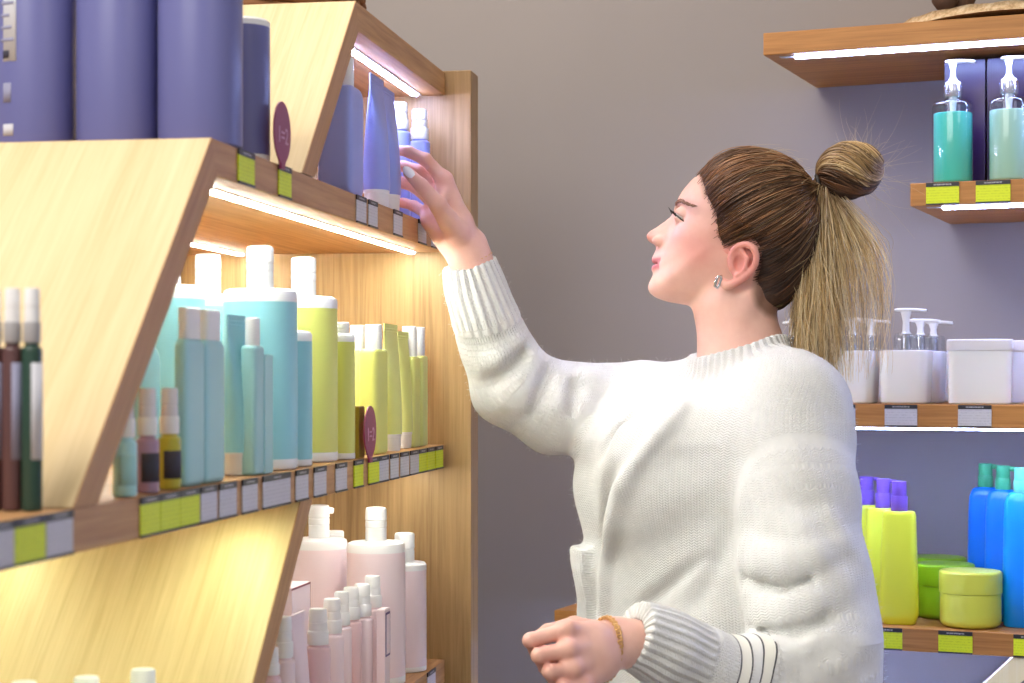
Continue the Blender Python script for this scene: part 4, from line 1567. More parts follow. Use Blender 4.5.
# ================================================================== PACKS
def litre(loc, rz, col, label, group, spout=False, base_white=True):
    r = thing('pump_bottle', label, 'bottle', loc, rz, group)
    R = .0427
    part('body', loft('litre_body', [(.012, R, R, 2), (.10, R, R, 2), (.190, R * .985, R * .985, 2)]), col, r)
    part('base_ring', loft('litre_base', rnd(0, .0122, R * 1.002, R * 1.002, 2, .001, .003)), WHITE, r)
    part('shoulder', loft('litre_sh', [(.1898, R * .99, R * .99, 2), (.1985, R * .985, R * .985, 2), (.2025, R * .95, R * .95, 2), (.2045, R * .84, R * .84, 2), (.2055, R * .38, R * .38, 2)]), WHITE, r)
    c = .0154
    cap = part('pump_cap', loft('litre_cap', [(.2050, c, c, 2), (.2235, c, c, 2), (.2240, c * .965, c * .965, 2), (.2250, c * .965, c * .965, 2), (.2255, c * 1.01, c * 1.01, 2), (.2335, c * 1.01, c * 1.01, 2),
                                              (.2340, c * .96, c * .96, 2), (.2352, c * .96, c * .96, 2), (.2358, c * 1.02, c * 1.02, 2), (.2500, c * .99, c * .99, 2), (.2530, c * .93, c * .93, 2), (.2538, c * .7, c * .7, 2)]), WHITE, r)
    if spout:
        part('spout', loft('litre_spout', [(0, .0052, .004, 3), (.008, .0048, .0036, 3), (.0105, .004, .003, 3)], 16), WHITE, cap, (c * .8, 0, .2455), (0, math.radians(98), 0))
    return r


def medium(loc, rz, col, label, group, R=.030, hb=.150, hl=.012, cap=None):
    k = '%.4f_%.3f' % (R, hb)
    r = thing('pump_bottle' if cap else 'lidded_bottle', label, 'bottle', loc, rz, group)
    part('body', loft('med_b' + k, [(.008, R, R, 2), (hb * .5, R, R, 2), (hb, R * .99, R * .99, 2)]), col, r)
    part('base_ring', loft('med_r' + k, rnd(0, .0082, R * 1.002, R * 1.002, 2, .001, .002)), WHITE, r)
    part('lid', loft('med_l' + k, [(hb - .0002, R * .995, R * .995, 2), (hb + hl * .7, R * .99, R * .99, 2), (hb + hl, R * .90, R * .90, 2), (hb + hl + .001, R * .6, R * .6, 2)]), WHITE, r)
    if cap:
        c, hc = cap; z0 = hb + hl
        part('pump_cap', loft('med_c%s_%.3f' % (k, hc), [(z0, c, c, 2), (z0 + hc * .4, c, c, 2), (z0 + hc * .42, c * .95, c * .95, 2), (z0 + hc * .46, c * .95, c * .95, 2), (z0 + hc * .48, c * 1.02, c * 1.02, 2), (z0 + hc * .95, c, c, 2), (z0 + hc, c * .9, c * .9, 2)]), WHITE, r)
    return r


def sprayer(loc, rz, col, label, group, R=.0145, hb=.116, hc=.043, capm=None, collm=None, name='spray_bottle'):
    capm = capm or WHITE; collm = collm or capm
    k = '%.4f_%.3f_%.3f' % (R, hb, hc)
    r = thing(name, label, 'bottle', loc, rz, group)
    part('body', loft('spr_b' + k, rnd(0, hb - .003, R, R, 2.2, .0035, .002) + [(hb - .0028, R * .72, R * .72, 2), (hb, R * .68, R * .68, 2)], 28), col, r)
    c = R * .87
    part('collar', loft('spr_c' + k, rnd(hb - .0005, hb + hc * .38, c, c, 2, .0012, .0006, 2), 24), collm, r)
    c2 = R * .76
    part('spray_cap', loft('spr_t' + k, [(hb + hc * .375, c2, c2, 2), (hb + hc * .60, c2, c2, 2), (hb + hc * .61, c2 * .93, c2 * .93, 2), (hb + hc * .65, c2 * .93, c2 * .93, 2), (hb + hc * .66, c2, c2, 2), (hb + hc * .96, c2 * .95, c2 * .95, 2), (hb + hc, c2 * .85, c2 * .85, 2)], 24), capm, r)
    return r


def flat_bottle(loc, rz, col, label, group, W=.037, D=.016, hb=.146, hc=.028, capm=None, shoulder=.016, name='flat_bottle', cw=.011, ex=5, cex=2.4, coff=(0, 0)):
    k = '%.3f_%.3f_%.3f_%.3f' % (W, D, hb, shoulder)
    r = thing(name, label, 'bottle', loc, rz, group)
    rings = []
    for i in range(6):
        a = math.pi / 2 * i / 5; q = shoulder * .7
        rings.append((q * (1 - math.cos(a)), W - q * (1 - math.sin(a)), D - .003 * (1 - math.sin(a)), ex))
    for i in range(5, -1, -1):
        a = math.pi / 2 * i / 5
        rings.append((hb - shoulder * (1 - math.cos(a)), W - shoulder * (1 - math.sin(a)) , D - min(.004, shoulder * .6) * (1 - math.sin(a)), ex))
    part('body', loft('flat_b' + k, rings, 48), col, r)
    part('cap', loft('flat_c%s_%.3f_%.3f' % (k, hc, cw), rnd(hb - .0005, hb + hc, cw, min(cw, D * .82), cex, .0015, .0005, 3), 28), capm or WHITE, r, (coff[0], coff[1], 0))
    return r


def tube(loc, rz, col, label, group, R=(.024, .018), crimp=.037, h=.185, hc=.026, lean=0.0):
    k = '%.3f_%.3f_%.3f_%.3f' % (R[0], crimp, h, lean)
    r = thing('squeeze_tube', label, 'tube', loc, rz, group)
    rings = []
    for i in range(15):
        u = i / 14; w = u * u * (3 - 2 * u)
        rings.append((hc + (h - .010 - hc) * u, R[0] + (crimp - R[0]) * w, R[1] * (1 - u ** 1.9) + .0012, 2 + .9 * u, lean * u * u * .3, lean * u * u))
    rings += [(h - .0098, crimp, .0016, 4, lean * .3, lean), (h, crimp, .0014, 4, lean * .3, lean * 1.05)]
    part('body', loft('tube_b' + k, rings, 40, sharp=50), col, r)
    cr = []
    for i in range(2):
        pass
    part('crimp', loft('tube_k' + k, [(h - .009, crimp * 1.002, .0020, 5, lean * .3, lean), (h - .0062, crimp * 1.002, .0016, 5, lean * .3, lean), (h - .0055, crimp * 1.002, .0022, 5, lean * .3, lean), (h - .003, crimp * 1.002, .0016, 5, lean * .3, lean), (h + .0006, crimp * 1.002, .0019, 5, lean * .3, lean)], 40), col, r)
    part('cap', loft('tube_c' + k, [(0, R[0] * .86, R[1] * .86, 2.1), (.003, R[0] * .92, R[1] * .92, 2.1), (hc * .82, R[0] * .95, R[1] * .95, 2.1), (hc * .86, R[0] * 1.0, R[1] * 1.0, 2.1), (hc, R[0] * 1.0, R[1] * 1.0, 2.1), (hc + .001, R[0] * .9, R[1] * .9, 2.1)], 40), WHITE, r)
    return r


def carton(loc, rz, col, label, group, w=.03, d=.03, h=.12, edge=None, name='carton'):
    r = thing(name, label, 'box', loc, rz, group)
    k = '%.3f_%.3f_%.3f' % (w, d, h)
    part('box_body', box_me('cart' + k, -w / 2, w / 2, -d / 2, d / 2, 0, h, .0008), col, r)
    part('top_flap', box_me('cartf' + k, -w / 2 + .0008, w / 2 - .0008, -d / 2 + .0008, d / 2 - .0008, h - .0002, h + .0009, .0003), col, r)
    if edge:
        e = .0022
        part('printed_edge', prism('carte' + k, [(-w / 2 - .0003, h - e), (w / 2 + .0003, h - e), (w / 2 + .0003, h + .0003), (-w / 2 - .0003, h + .0003)], -d / 2 - .0003, -d / 2 + .0004, 0), edge, r)
        part('printed_edge', box_me('carth' + k, w / 2 - .0002, w / 2 + .0004, -d / 2 - .0002, -d / 2 + e * .6, h * .55, h, 0), edge, r)
    return r


RZF = RZL                                       # local x along the shelf, -y towards the aisle


def L(px, t, z): s, d = l_at(px, t); return lw(s, t, z + .0006)


GU = 'violet litre bottles on the near end of the upper shelf'
# ---- upper shelf, open near end
def big_violet(px, s, label):
    u = (px - CX) / F; t = s * (u * E2[0] + E2[1]) / (u * E1[0] + E1[1])
    r = thing('tall_bottle', label, 'bottle', lw(s, t, ZU + .0006), RZL, GU)
    R = .0425
    part('body', loft('bigv', rnd(0, .215, R, R, 2.15, .012, .003), 48), PURPLE, r)
    part('shoulder', loft('bigvs', [(.2145, R * .74, R * .74, 2), (.224, R * .55, R * .55, 2), (.228, R * .40, R * .40, 2)], 32), WHITE, r)
    part('pump_cap', loft('bigvc', rnd(.2278, .272, .0155, .0155, 2, .002, .0005, 3), 28), WHITE, r)
    return r


v1 = big_violet(36, 1.823, 'tall violet bottle with a pale printed label at the left edge of the upper shelf')
v2 = big_violet(119, 1.823, 'unlabelled tall violet bottle in the middle of three at the top left')
v3 = big_violet(200.5, 1.823, 'tall violet bottle right of two others, nearest the shelf front')


def wrap_patch(key, R, a0, a1, z0, z1, off=.0004, n=10):
    V, Fc = [], []
    for i in range(n + 1):
        a = a0 + (a1 - a0) * i / n
        for z in (z0, z1):
            for rr in (R + off, R - .0005): V.append((rr * math.cos(a), rr * math.sin(a), z))
    for i in range(n):
        q = i * 4; p = q + 4
        Fc += [(q, p, p + 2, q + 2), (q + 1, q + 3, p + 3, p + 1), (q + 2, p + 2, p + 3, q + 3), (q, q + 1, p + 1, p)]
    Fc += [(0, 2, 3, 1), (n * 4, n * 4 + 1, n * 4 + 3, n * 4 + 2)]
    return np_mesh(key, V, Fc)


# the label faces the near end, its edge at the picture's left
A_ = math.radians(163)
lab = part('label', wrap_patch('label_patch', .0427, A_ - .26, A_ + .24, .088, .20), GREY, v1, label='pale grey printed label')
for i in range(7):
    part('print', wrap_patch('print_line%d' % i, .0430, A_ - .20, A_ + .18 - .06 * (i % 3), .108 + .0125 * i, .1115 + .0125 * i), TANTXT, lab)
part('barcode', wrap_patch('barcode_patch', .0430, A_ - .14, A_ + .05, .091, .099), INK, lab)
part('small_print', wrap_patch('small_print', .0427, A_ - .26, A_ + .10, .046, .066), TANTXT, v1)
part('icon_patch', wrap_patch('icon_patch', .0427, A_ - .26, A_ + .16, .012, .024), GREY, v1)
sv = medium(lw(1.955, .628, ZU + .0006), RZL, PURPLE, 'shorter violet bottle with grey rim, partly behind the three tall violet ones', None, R=.0295, hb=.148, hl=.008)

# ---- round plum signs clipped to the shelf edges
def sign(px, z, label):
    s, d = l_at(px, T0 - .004)
    r = thing('round_sign', label, 'sign', lw(s, T0 - .004, z), RZL, 'round plum signs on the shelf edges')
    bm = bmesh.new()
    R = .0310; n = 48; pts = []
    for i in range(n):
        a = -math.pi / 2 + .42 + (2 * math.pi - .84) * i / (n - 1); pts.append((R * math.cos(a), R * 1.08 * math.sin(a) + .0345))
    pts = [(.0085, -.002)] + pts + [(-.0085, -.002)]
    me = prism('sign_plate', pts, -.001, .001, .0003)
    pl = part('plate', me, PLUM, r)
    part('lettering', text_me('sign_text', '1=2', .025), PINKTXT, pl, (0, -.0012, .030), (math.pi / 2, 0, 0), label='pale pink 1=2')
    part('clip', box_me('sign_clip', -.0075, .0075, -.0018, .0012, -.006, .001, .0004), PLUM, r)
    return r


sign(282, ZU, 'round plum sign on the upper shelf edge before the slanted divider')
sign(370, ZL, 'round plum sign on the middle shelf edge before the lemon bottles')

# ---- upper shelf, lit bay
GB = 'periwinkle packs in the top lit bay'
flat_bottle(lw(2.322, .615, ZU + .0006), RZF, BLUE, 'periwinkle bottle with tall white cap between slanted divider and tubes', GB, W=.037, D=.0225, hb=.139, hc=.040, shoulder=.016, cw=.0085, ex=8, coff=(.009, -.006))
tube(L(376.5, .616, ZU), RZF, BLUE, 'periwinkle squeeze tube with crimped top, the left one of two', GB, R=(.0245, .0175), crimp=.038, h=.183)
tube(lw(2.585, .616, ZU + .0006), RZF, BLUE, 'periwinkle squeeze tube right beside the reaching fingertips', GB, R=(.0245, .0175), crimp=.038, h=.176)
sprayer(lw(2.730, .632, ZU + .0006), RZF, BLUE, 'periwinkle spray bottle just above the reaching fingers', GB, R=.0160, hb=.139, hc=.041)
sprayer(lw(2.800, .617, ZU + .0006), RZF, BLUE, 'periwinkle spray bottle next to the end panel in the top bay', GB, R=.0160, hb=.133, hc=.046)

# ---- middle shelf, near end
GD = 'dark spray bottles at the near left'
for px, mt, lab in ((32, GREEN_D, 'dark green bottle with grey and white cap by the slanted divider'), (12.5, BROWN_D, 'brown bottle with grey and white cap left of the dark green one'), (-7, BROWN_D, 'brown bottle cut off by the left picture edge')):
    s = 1.362; u = (px - CX) / F; t = s * (u * E2[0] + E2[1]) / (u * E1[0] + E1[1])
    b = sprayer(lw(s, t, ZL + .0006), RZF, mt, lab, GD, R=.0078, hb=.131, hc=.042, capm=WHITE, collm=SMOKE)
    part('label', wrap_patch('mini_label%g' % px, .0079, math.radians(200), math.radians(320), .04, .115), TANTXT if mt is BROWN_D else GREY, b, label='faded pale label')

# ---- middle shelf, lit bay
GA, GY, GM = 'aqua packs on the middle shelf', 'lemon packs on the middle shelf', 'small clear-capped bottles by the slanted divider'
for px, t, mt, lab in ((125, .6025, MINI_C, 'small cyan bottle with clear cap, closest to the slanted divider'), (147.5, .6025, MINI_V, 'small mauve bottle with clear cap between the cyan and olive ones'), (169.5, .6025, MINI_Y, 'small olive yellow bottle with clear cap')):
    b = sprayer(L(px, t, ZL), RZF, mt, lab, GM, R=.0103, hb=.052, hc=.042, capm=CLOUDY, collm=WHITE, name='mini_bottle')
    part('label', wrap_patch('mini_lab%g' % px, .0105, math.radians(170), math.radians(330), .010, .036), INK if mt is not MINI_C else TEAL, b)
    nozz = part('nozzle', loft('mini_noz', [(.066, .004, .004, 2), (.084, .0035, .0035, 2), (.090, .002, .002, 2)], 14), WHITE, b)
flat_bottle(lw(1.712, .6035, ZL + .0006), RZF, TEAL, 'flat teal bottle with white cap right of the small olive bottle', GA, W=.0280, D=.0075, hb=.141, hc=.030, cw=.020, shoulder=.009, ex=4, cex=4)
flat_bottle(lw(1.772, .6035, ZL + .0006), RZF, TEAL, 'flat teal bottle with white cap just left of the upside-down aqua tube', GA, W=.0310, D=.0075, hb=.141, hc=.030, cw=.020, shoulder=.009, ex=4, cex=4)
flat_bottle(lw(1.76, .675, ZL + .0006), RZF, MINI_C, 'pale cyan bottle seen behind the small clear-capped bottles', GA, W=.030, hb=.135, hc=.030, cw=.014)
tube(L(236, .622, ZL), RZF, AQUA, 'upside-down aqua tube on a white cap', GA, R=(.0150, .0135), crimp=.030, h=.170, hc=.024)
flat_bottle(L(252.5, .606, ZL), RZF, TEAL, 'slim teal bottle with white cap before the big aqua pump bottle', GA, W=.017, D=.009, hb=.138, hc=.030, shoulder=.004, cw=.010)
carton(L(263.8, .602, ZL), RZF, TEAL, 'slim teal carton right of the slim capped bottle', GA, w=.030, d=.012, h=.128)
litre(L(260, .637, ZL), RZF - 1.2, AQUA, 'large aqua pump bottle with white shoulder at the front of the middle shelf', GA)
litre(lw(1.945, .712, ZL + .0006), RZF - 1.2, AQUA, 'large aqua pump bottle half hidden by the slanted divider', GA)
litre(lw(2.16, .738, ZL + .0006), RZF - 1.2, AQUA, 'large aqua pump bottle behind the front one, only its pump showing', GA)
medium(L(291.5, .622, ZL), RZF, AQUA, 'small aqua bottle with flat white lid beside the big lemon one', GA, R=.0245, hb=.147, hl=.011)
litre(L(303.5, .642, ZL), RZF - 1.2, YELLOW, 'large lemon pump bottle with white shoulder', GY)
medium(L(341, .612, ZL), RZF, YELLOW, 'smaller lemon bottle with white lid right of the big lemon one', GY, R=.0180, hb=.150, hl=.010, cap=(.0105, .015))
flat_bottle(L(357.5, .640, ZL), RZF, LIME, 'lemon bottle with tall white cap behind the ochre carton', GY, W=.017, D=.012, hb=.142, hc=.035, shoulder=.005, cw=.011)
carton(L(357.5, .600, ZL), RZF, OCHRE, 'short ochre carton left of the plum sign', GY, w=.030, d=.012, h=.066)
flat_bottle(L(373.5, .612, ZL), RZF, YELLOW, 'flat lemon bottle right behind the plum sign', GY, W=.036, D=.014, hb=.143, hc=.034, shoulder=.006, cw=.012)
tube(L(390.5, .613, ZL), RZF, LIME, 'lemon squeeze tube with wide crimped top, left of two', GY, R=(.0215, .0150), crimp=.040, h=.180, hc=.024)
tube(L(402.5, .620, ZL), RZF, LIME, 'lemon squeeze tube right beside the two lime bottles', GY, R=(.0190, .0140), crimp=.036, h=.172, hc=.024)
flat_bottle(L(409.5, .620, ZL), RZF, LIME, 'pale lime bottle with white cap behind the last tube', GY, W=.024, D=.013, hb=.136, hc=.046, shoulder=.004, cw=.012)
flat_bottle(L(418.2, .618, ZL), RZF, LIME, 'pale lime bottle with white cap closest to the end panel', GY, W=.022, D=.012, hb=.138, hc=.044, shoulder=.004, cw=.012)

# ---- lowest visible shelf
GP, GS = 'pink packs on the lowest shelf', 'pink spray bottles in a row on the lowest shelf'
litre(L(376, .642, ZB), RZF - 1.2, PINK, 'large pink pump bottle in front on the lowest shelf', GP)
q = litre(L(319, .738, ZB), RZF - .9, PINK, 'large pink pump bottle with side spout by the slanted divider', GP, spout=True)
part('label', wrap_patch('pink_label', .0429, math.radians(30), math.radians(60), .13, .155), WHITE, q)
medium(L(404.5, .628, ZB), RZF, PINK, 'medium pink bottle with white pump by the end panel', GP, R=.0335, hb=.152, hl=.011, cap=(.0150, .044))
medium(lw(2.74, .738, ZB + .0006), RZF, PINK, 'pink bottle behind the two large ones, only its wide cap showing', GP, R=.030, hb=.165, hl=.010, cap=(.0165, .034))
for i, (px, t, R, hb, lab) in enumerate(((318, .612, .0152, .116, 'first pink spray bottle of the row, fully in view'), (332, .620, .0148, .117, 'second pink spray bottle of the row'), (341.5, .630, .0132, .116, 'third pink spray bottle of the row, slimmer than its neighbours'),
                                         (351, .634, .0140, .115, 'fourth pink spray bottle of the row'), (362, .626, .0150, .116, 'fifth pink spray bottle of the row'), (372.5, .624, .0148, .122, 'last pink spray bottle of the row, touching the boxed pack'))):
    sprayer(L(px, t, ZB), RZF, PINK if i % 3 else ROSE, lab, GS, R=R, hb=hb, hc=.043)
tube(L(297.5, .625, ZB), RZF, PINK, 'pink squeeze tube with crimped top before the spray bottles', GP, R=(.0165, .0150), crimp=.028, h=.158, hc=.020)
sprayer(L(283, .612, ZB), RZF, PINK, 'pink bottle with white neck next to the slanted divider', GP, R=.0135, hb=.122, hc=.046)
sprayer(L(270.5, .608, ZB), RZF, ROSE, 'pink bottle mostly hidden by the slanted divider', GP, R=.0120, hb=.112, hc=.030)
carton(lw(2.33, .690, ZB + .0006), RZF, PINK, 'pale pink carton with dark red edge behind the tube', GP, w=.085, d=.040, h=.172, edge=MAROON)
carton(lw(2.13, .660, ZB + .0006), RZF, PINK, 'pink carton with violet edge beside the slanted divider', GP, w=.040, d=.035, h=.160, edge=LILAC)
c_ = carton(lw(l_at(388, .592)[0], .5985, ZB + .0006), RZF, PINK, 'slim pink carton with a violet window at the end of the spray row', GP, w=.030, d=.012, h=.124)
part('printed_window', box_me('c_win', -.0125, .0125, -.0066, -.0058, .060, .120, 0), LILAC, c_)
part('window_paper', box_me('c_win2', -.0095, .0095, -.0069, -.0058, .063, .117, 0), PINK, c_)
for px, t, lab in ((143, .640, 'white-capped bottle whose top just shows at the lower edge, right of three'), (86.5, .675, 'white-capped bottle whose top just shows at the lower edge, middle of three'), (24, .720, 'white-capped bottle whose top just shows at the lower edge, left of three')):
    sprayer(L(px, t, ZB), RZF, PINK, lab, 'bottles on the lowest shelf before the slanted divider', R=.0160, hb=.118, hc=.046)

# ---- wicker basket on top
def basket():
    r = thing('wicker_basket', 'brown wicker basket on top of the left shelving unit', 'basket', lw(2.53, .835, ZTOP + .0006), RZL)
    parts = []
    n, rows = 96, 18
    for k in range(rows):
        z = .006 + k * .011; f = 1 + .12 * k / rows
        pts = []
        for i in range(n):
            a = 2 * math.pi * i / n; w = .003 * math.sin(a * 24 + math.pi * (k % 2))
            pts.append(((.165 * f + w) * math.cos(a), (.185 * f + w) * math.sin(a), z))
        parts.append(tube_np(pts, .0058, 5, True))
    V, Q = join(parts)
    me = np_quads('basket_weave', V, Q)
    part('weave', me, plain('wicker', (138, 92, 54), .75), r)
    st = [tube_np([(.163 * math.cos(a), .183 * math.sin(a), .002), (.184 * math.cos(a), .205 * math.sin(a), .206)], .004, 5) for a in np.linspace(0, 2 * math.pi, 24, endpoint=False)]
    V, Q = join(st); part('stakes', np_quads('basket_stakes', V, Q), plain('wicker_dark', (104, 68, 40), .75), r)
    part('bottom', loft('basket_bot', [(0, .158, .178, 2), (.006, .16, .18, 2)], 48), plain('wicker_base', (120, 80, 48), .8), r)


basket()

# ================================================================== RIGHT WALL SHELVES
def wall_shelf(a0, a1, z, label, led=True, back=.0):
    r = thing('wall_shelf', label, 'shelf', rw(a0, B0, z), RZR)
    Lx = a1 - a0
    part('board', box_me('wboard%g' % z, 0, Lx, 0, BW - B0 - .003, -TH, 0, .0015), OAK_R, r)
    if led:
        p = part('led_strip', box_me('wled%g' % z, .046, Lx - .05, .0205 + back, .0300 + back, -TH - .0045, -TH - .0002, .0008), LED_RIGHT, r)
        part('led_channel', box_me('wledc%g' % z, .022, Lx - .03, .0185 + back, .0320 + back, -TH - .0015, -TH - .0001, 0), ALU, p)
    return r


ZR = dict(top=.558, second=.306, mid=-.0395, low=-.390)
AE = .75
wall_shelf(-.784, AE, ZR['top'], 'topmost oak wall shelf with a bright strip light below')
wall_shelf(-.548, AE, ZR['second'], 'oak wall shelf carrying the teal pump dispensers')
wall_shelf(-.93, AE, ZR['mid'], 'oak wall shelf carrying the white pump containers and lidded tubs')
wall_shelf(-1.146, AE, ZR['low'], 'lowest oak wall shelf with lime and blue bottles', back=.05)
dv = thing('slanted_panel', 'pale slanted panel under the lowest wall shelf at the lower right', 'panel', rw(0, B0, 0), RZR)
a_, d_ = r_at(1012.4, B0 + .004)
z1 = ZR['low'] - TH - .001
part('board', prism('r_div', [(a_, z1), (a_ + .051, z1), (a_ + .051 - .5, z1 - .5), (a_ - .5, z1 - .5)], .004, BW - B0 - .004), PALE, dv)


def R_(px, b, z): a, d = r_at(px, b); return rw(a, b, z + .0006)


def r_tag(px0, px1, z, y, lab):
    a0, _ = r_at(px0, B0); a1, _ = r_at(px1, B0)
    price_tag(rw((a0 + a1) / 2, B0 - .0006, z - TH / 2), RZR, a1 - a0, .0345, y, lab, G3)


for px0, px1, z, y, lab in ((926, 959.5, 'second', 1, 'yellow price card under the teal dispenser'), (976, 1010.5, 'second', 1, 'yellow price card under the pale mint dispenser'),
                            (828, 855.5, 'mid', 0, 'grey price card beside her shoulder on the wall shelf'), (884.8, 917.4, 'mid', 0, 'grey price card under the white pump container'), (958, 991.8, 'mid', 0, 'grey price card under the white lidded tub'),
                            (866, 902.4, 'low', 1, 'yellow price card under the lime bottles'), (938.6, 972.6, 'low', 1, 'yellow price card under the citrus jar'), (1013.6, 1047, 'low', 1, 'yellow price card cut off at the right edge')):
    r_tag(px0, px1, ZR[z], y, lab)


def pump_head(r, z, stem_h, reach, back, mat, sr=.0045, drop=.004):
    st = part('pump_stem', loft('stem%.3f%.3f' % (z, stem_h), [(z, sr * 1.5, sr * 1.5, 2), (z + .003, sr, sr, 2), (z + stem_h * .55, sr * .9, sr * .9, 2), (z + stem_h, sr * 1.5, sr * 1.2, 2)], 20), mat, r)
    V, Fc = [], []
    ns = 12
    for i in range(ns + 1):
        u = i / ns; x = -back + (back + reach) * u
        w = .0062 * (1 - .45 * u) * min(1, .55 + 4 * u); hh = .0034 * min(1, .6 + 3 * u) * (1 - .25 * u)
        zc = z + stem_h + .0022 - drop * max(0, u - .55) ** 1.5 * 2
        for j in range(10):
            a = 2 * math.pi * j / 10; V.append((x, w * math.cos(a), zc + hh * math.sin(a)))
    for i in range(ns):
        for j in range(10):
            Fc.append((i * 10 + j, i * 10 + (j + 1) % 10, (i + 1) * 10 + (j + 1) % 10, (i + 1) * 10 + j))
    Fc.append(tuple(range(9, -1, -1))); Fc.append(tuple(ns * 10 + j for j in range(10)))
    key = 'nozzle%.3f%.3f%.3f' % (z, stem_h, reach)
    me = _cache.setdefault(key, np_mesh(key, V, Fc)); part('nozzle', me, mat, st)


def dispenser(loc, gel, lab):
    r = thing('pump_dispenser', lab, 'dispenser', loc, RZR, 'clear pump dispensers on the wall shelf')
    R = .0318
    part('gel', loft('disp_gel', rnd(.002, .112, R * .93, R * .93, 2.3, .0015, .004), 36), gel, r)
    part('clear_body', loft('disp_body', rnd(0, .131, R, R, 2.3, .009, .004, 5) + [(.1312, R * .42, R * .42, 2), (.138, R * .40, R * .40, 2)], 40), CLEAR, r)
    part('collar', loft('disp_collar', rnd(.1375, .158, .0142, .0142, 2, .0012, .0008, 2), 28), CHROME, r)
    part('collar_top', loft('disp_ct', [(.158, .0125, .0125, 2), (.161, .012, .012, 2), (.164, .0075, .0075, 2), (.167, .006, .006, 2)], 24), WHITE, r)
    part('dip_tube', loft('disp_dip', [(.100, .0035, .0035, 2), (.122, .0050, .0050, 2), (.1375, .0065, .0065, 2)], 16), WHITE, r)
    pump_head(r, .166, .026, .034, .012, WHITE)


dispenser(R_(953, B0 + .052, ZR['second']), SEA, 'clear pump dispenser of sea green gel before a purple box')
dispenser(R_(1009, B0 + .052, ZR['second']), SEAPALE, 'clear pump dispenser of pale mint gel at the right edge')
for px0, px1, lab in ((943.5, 985.2, 'tall dark purple box behind the sea green dispenser'), (986.2, 1030, 'tall dark purple box behind the pale mint dispenser')):
    a0, d0 = r_at(px0, B0 + .115); a1, d1 = r_at(px1, B0 + .115)
    carton(rw((a0 + a1) / 2, B0 + .175, ZR['second'] + .0006), RZR, BOXP, lab, 'purple boxes on the wall shelf', w=a1 - a0 - .001, d=.11, h=.206)


def pump_tub(loc, lab, stem=.022):
    r = thing('pump_container', lab, 'dispenser', loc, RZR, 'white pump containers on the wall shelf')
    part('body', loft('pt_body', [(0, .0345, .0345, 5), (.002, .0365, .0365, 5), (.080, .0392, .0392, 5), (.0835, .0385, .0385, 5), (.0845, .036, .036, 5)], 48), MILK, r)
    part('clear_collar', loft('pt_coll', rnd(.0846, .112, .0190, .0190, 2, .006, .001, 4), 32), CLEAR, r)
    part('spring_core', loft('pt_core', [(.0847, .0075, .0075, 2), (.104, .007, .007, 2), (.113, .006, .006, 2)], 18), CHROME, r)
    pump_head(r, .111, stem, .032, .018, WHITE, .0058, .003)


pump_tub(R_(906, B0 + .055, ZR['mid']), 'white pump container in front, left of the lidded tub', .036)
pump_tub(R_(920.5, B0 + .155, ZR['mid']), 'white pump container directly behind the front one')
pump_tub(R_(933.5, B0 + .26, ZR['mid']), 'white pump container at the back, its nozzle over the lidded tub')
pump_tub(R_(853, B0 + .055, ZR['mid']), 'white pump container seen through the end of her ponytail')
pump_tub(R_(871, B0 + .165, ZR['mid']), 'white pump container behind the one at her ponytail')
pump_tub(R_(800, B0 + .055, ZR['mid']), 'white pump container hidden by her ponytail and shoulder')
pump_tub(R_(793, B0 + .20, ZR['mid']), 'white pump container behind her neck')


def tub(loc, lab):
    r = thing('lidded_tub', lab, 'tub', loc, RZR + .17, 'white lidded tubs on the wall shelf')
    part('body', loft('tub_b', [(0, .0465, .0465, 9), (.002, .0482, .0482, 9), (.083, .0492, .0492, 9)], 64), MILK, r)
    part('lid', loft('tub_l', [(.0832, .0500, .0500, 9), (.0845, .0505, .0505, 9), (.0990, .0505, .0505, 9), (.1008, .0490, .0490, 9)], 64), FROST, r)


tub(R_(979.5, B0 + .062, ZR['mid']), 'white square tub with lid in front on the wall shelf')
tub(R_(1037, B0 + .175, ZR['mid']), 'white square tub with lid cut off by the right edge')


def lime(loc, lab, rz=0.0, noz=True):
    r = thing('pump_bottle', lab, 'bottle', loc, RZR + rz, 'lime bottles with violet pumps')
    part('body', loft('lime_b', [(0, .024, .018, 4), (.002, .0265, .0195, 4), (.016, .0312, .0215, 4), (.06, .0300, .0210, 4), (.172, .0262, .0180, 4), (.1775, .0245, .0165, 4), (.179, .0215, .0145, 4)], 44), KIWI, r)
    part('collar', loft('lime_c', rnd(.1788, .2035, .0132, .0132, 2, .001, .0006, 2), 28), VIOLET, r)
    st = part('pump_cap', loft('lime_p', rnd(.2034, .2265, .0116, .0116, 2, .0015, .0006, 3), 26), VIOLET, r)
    if noz: part('nozzle', loft('lime_n', [(0, .0032, .0026, 3), (.011, .0028, .0022, 3)], 14), VIOLET, st, (.0100, .0, .2225), (0, math.radians(92), 0))


lime(R_(899.2, B0 + .05, ZR['low']), 'lime bottle with violet pump cap in front of two others', .12, False)
lime(R_(883.5, B0 + .115, ZR['low']), 'lime bottle with violet pump cap, middle of three beside her sleeve', .12)
lime(R_(866.5, B0 + .18, ZR['low']), 'lime bottle with violet pump cap, half behind her sleeve', .12)


def jar(loc, col, lab, R=.0488, h=.088):
    k = '%.4f' % R
    r = thing('cream_jar', lab, 'jar', loc, RZR, 'round cream jars on the lowest wall shelf')
    part('body', loft('jar_b' + k, rnd(0, h * .60, R * .97, R * .97, 2, .0006, .010, 5), 48), col, r)
    part('lid', loft('jar_l' + k, rnd(h * .605, h, R, R, 2, .0045, .0008, 4), 48), col, r)


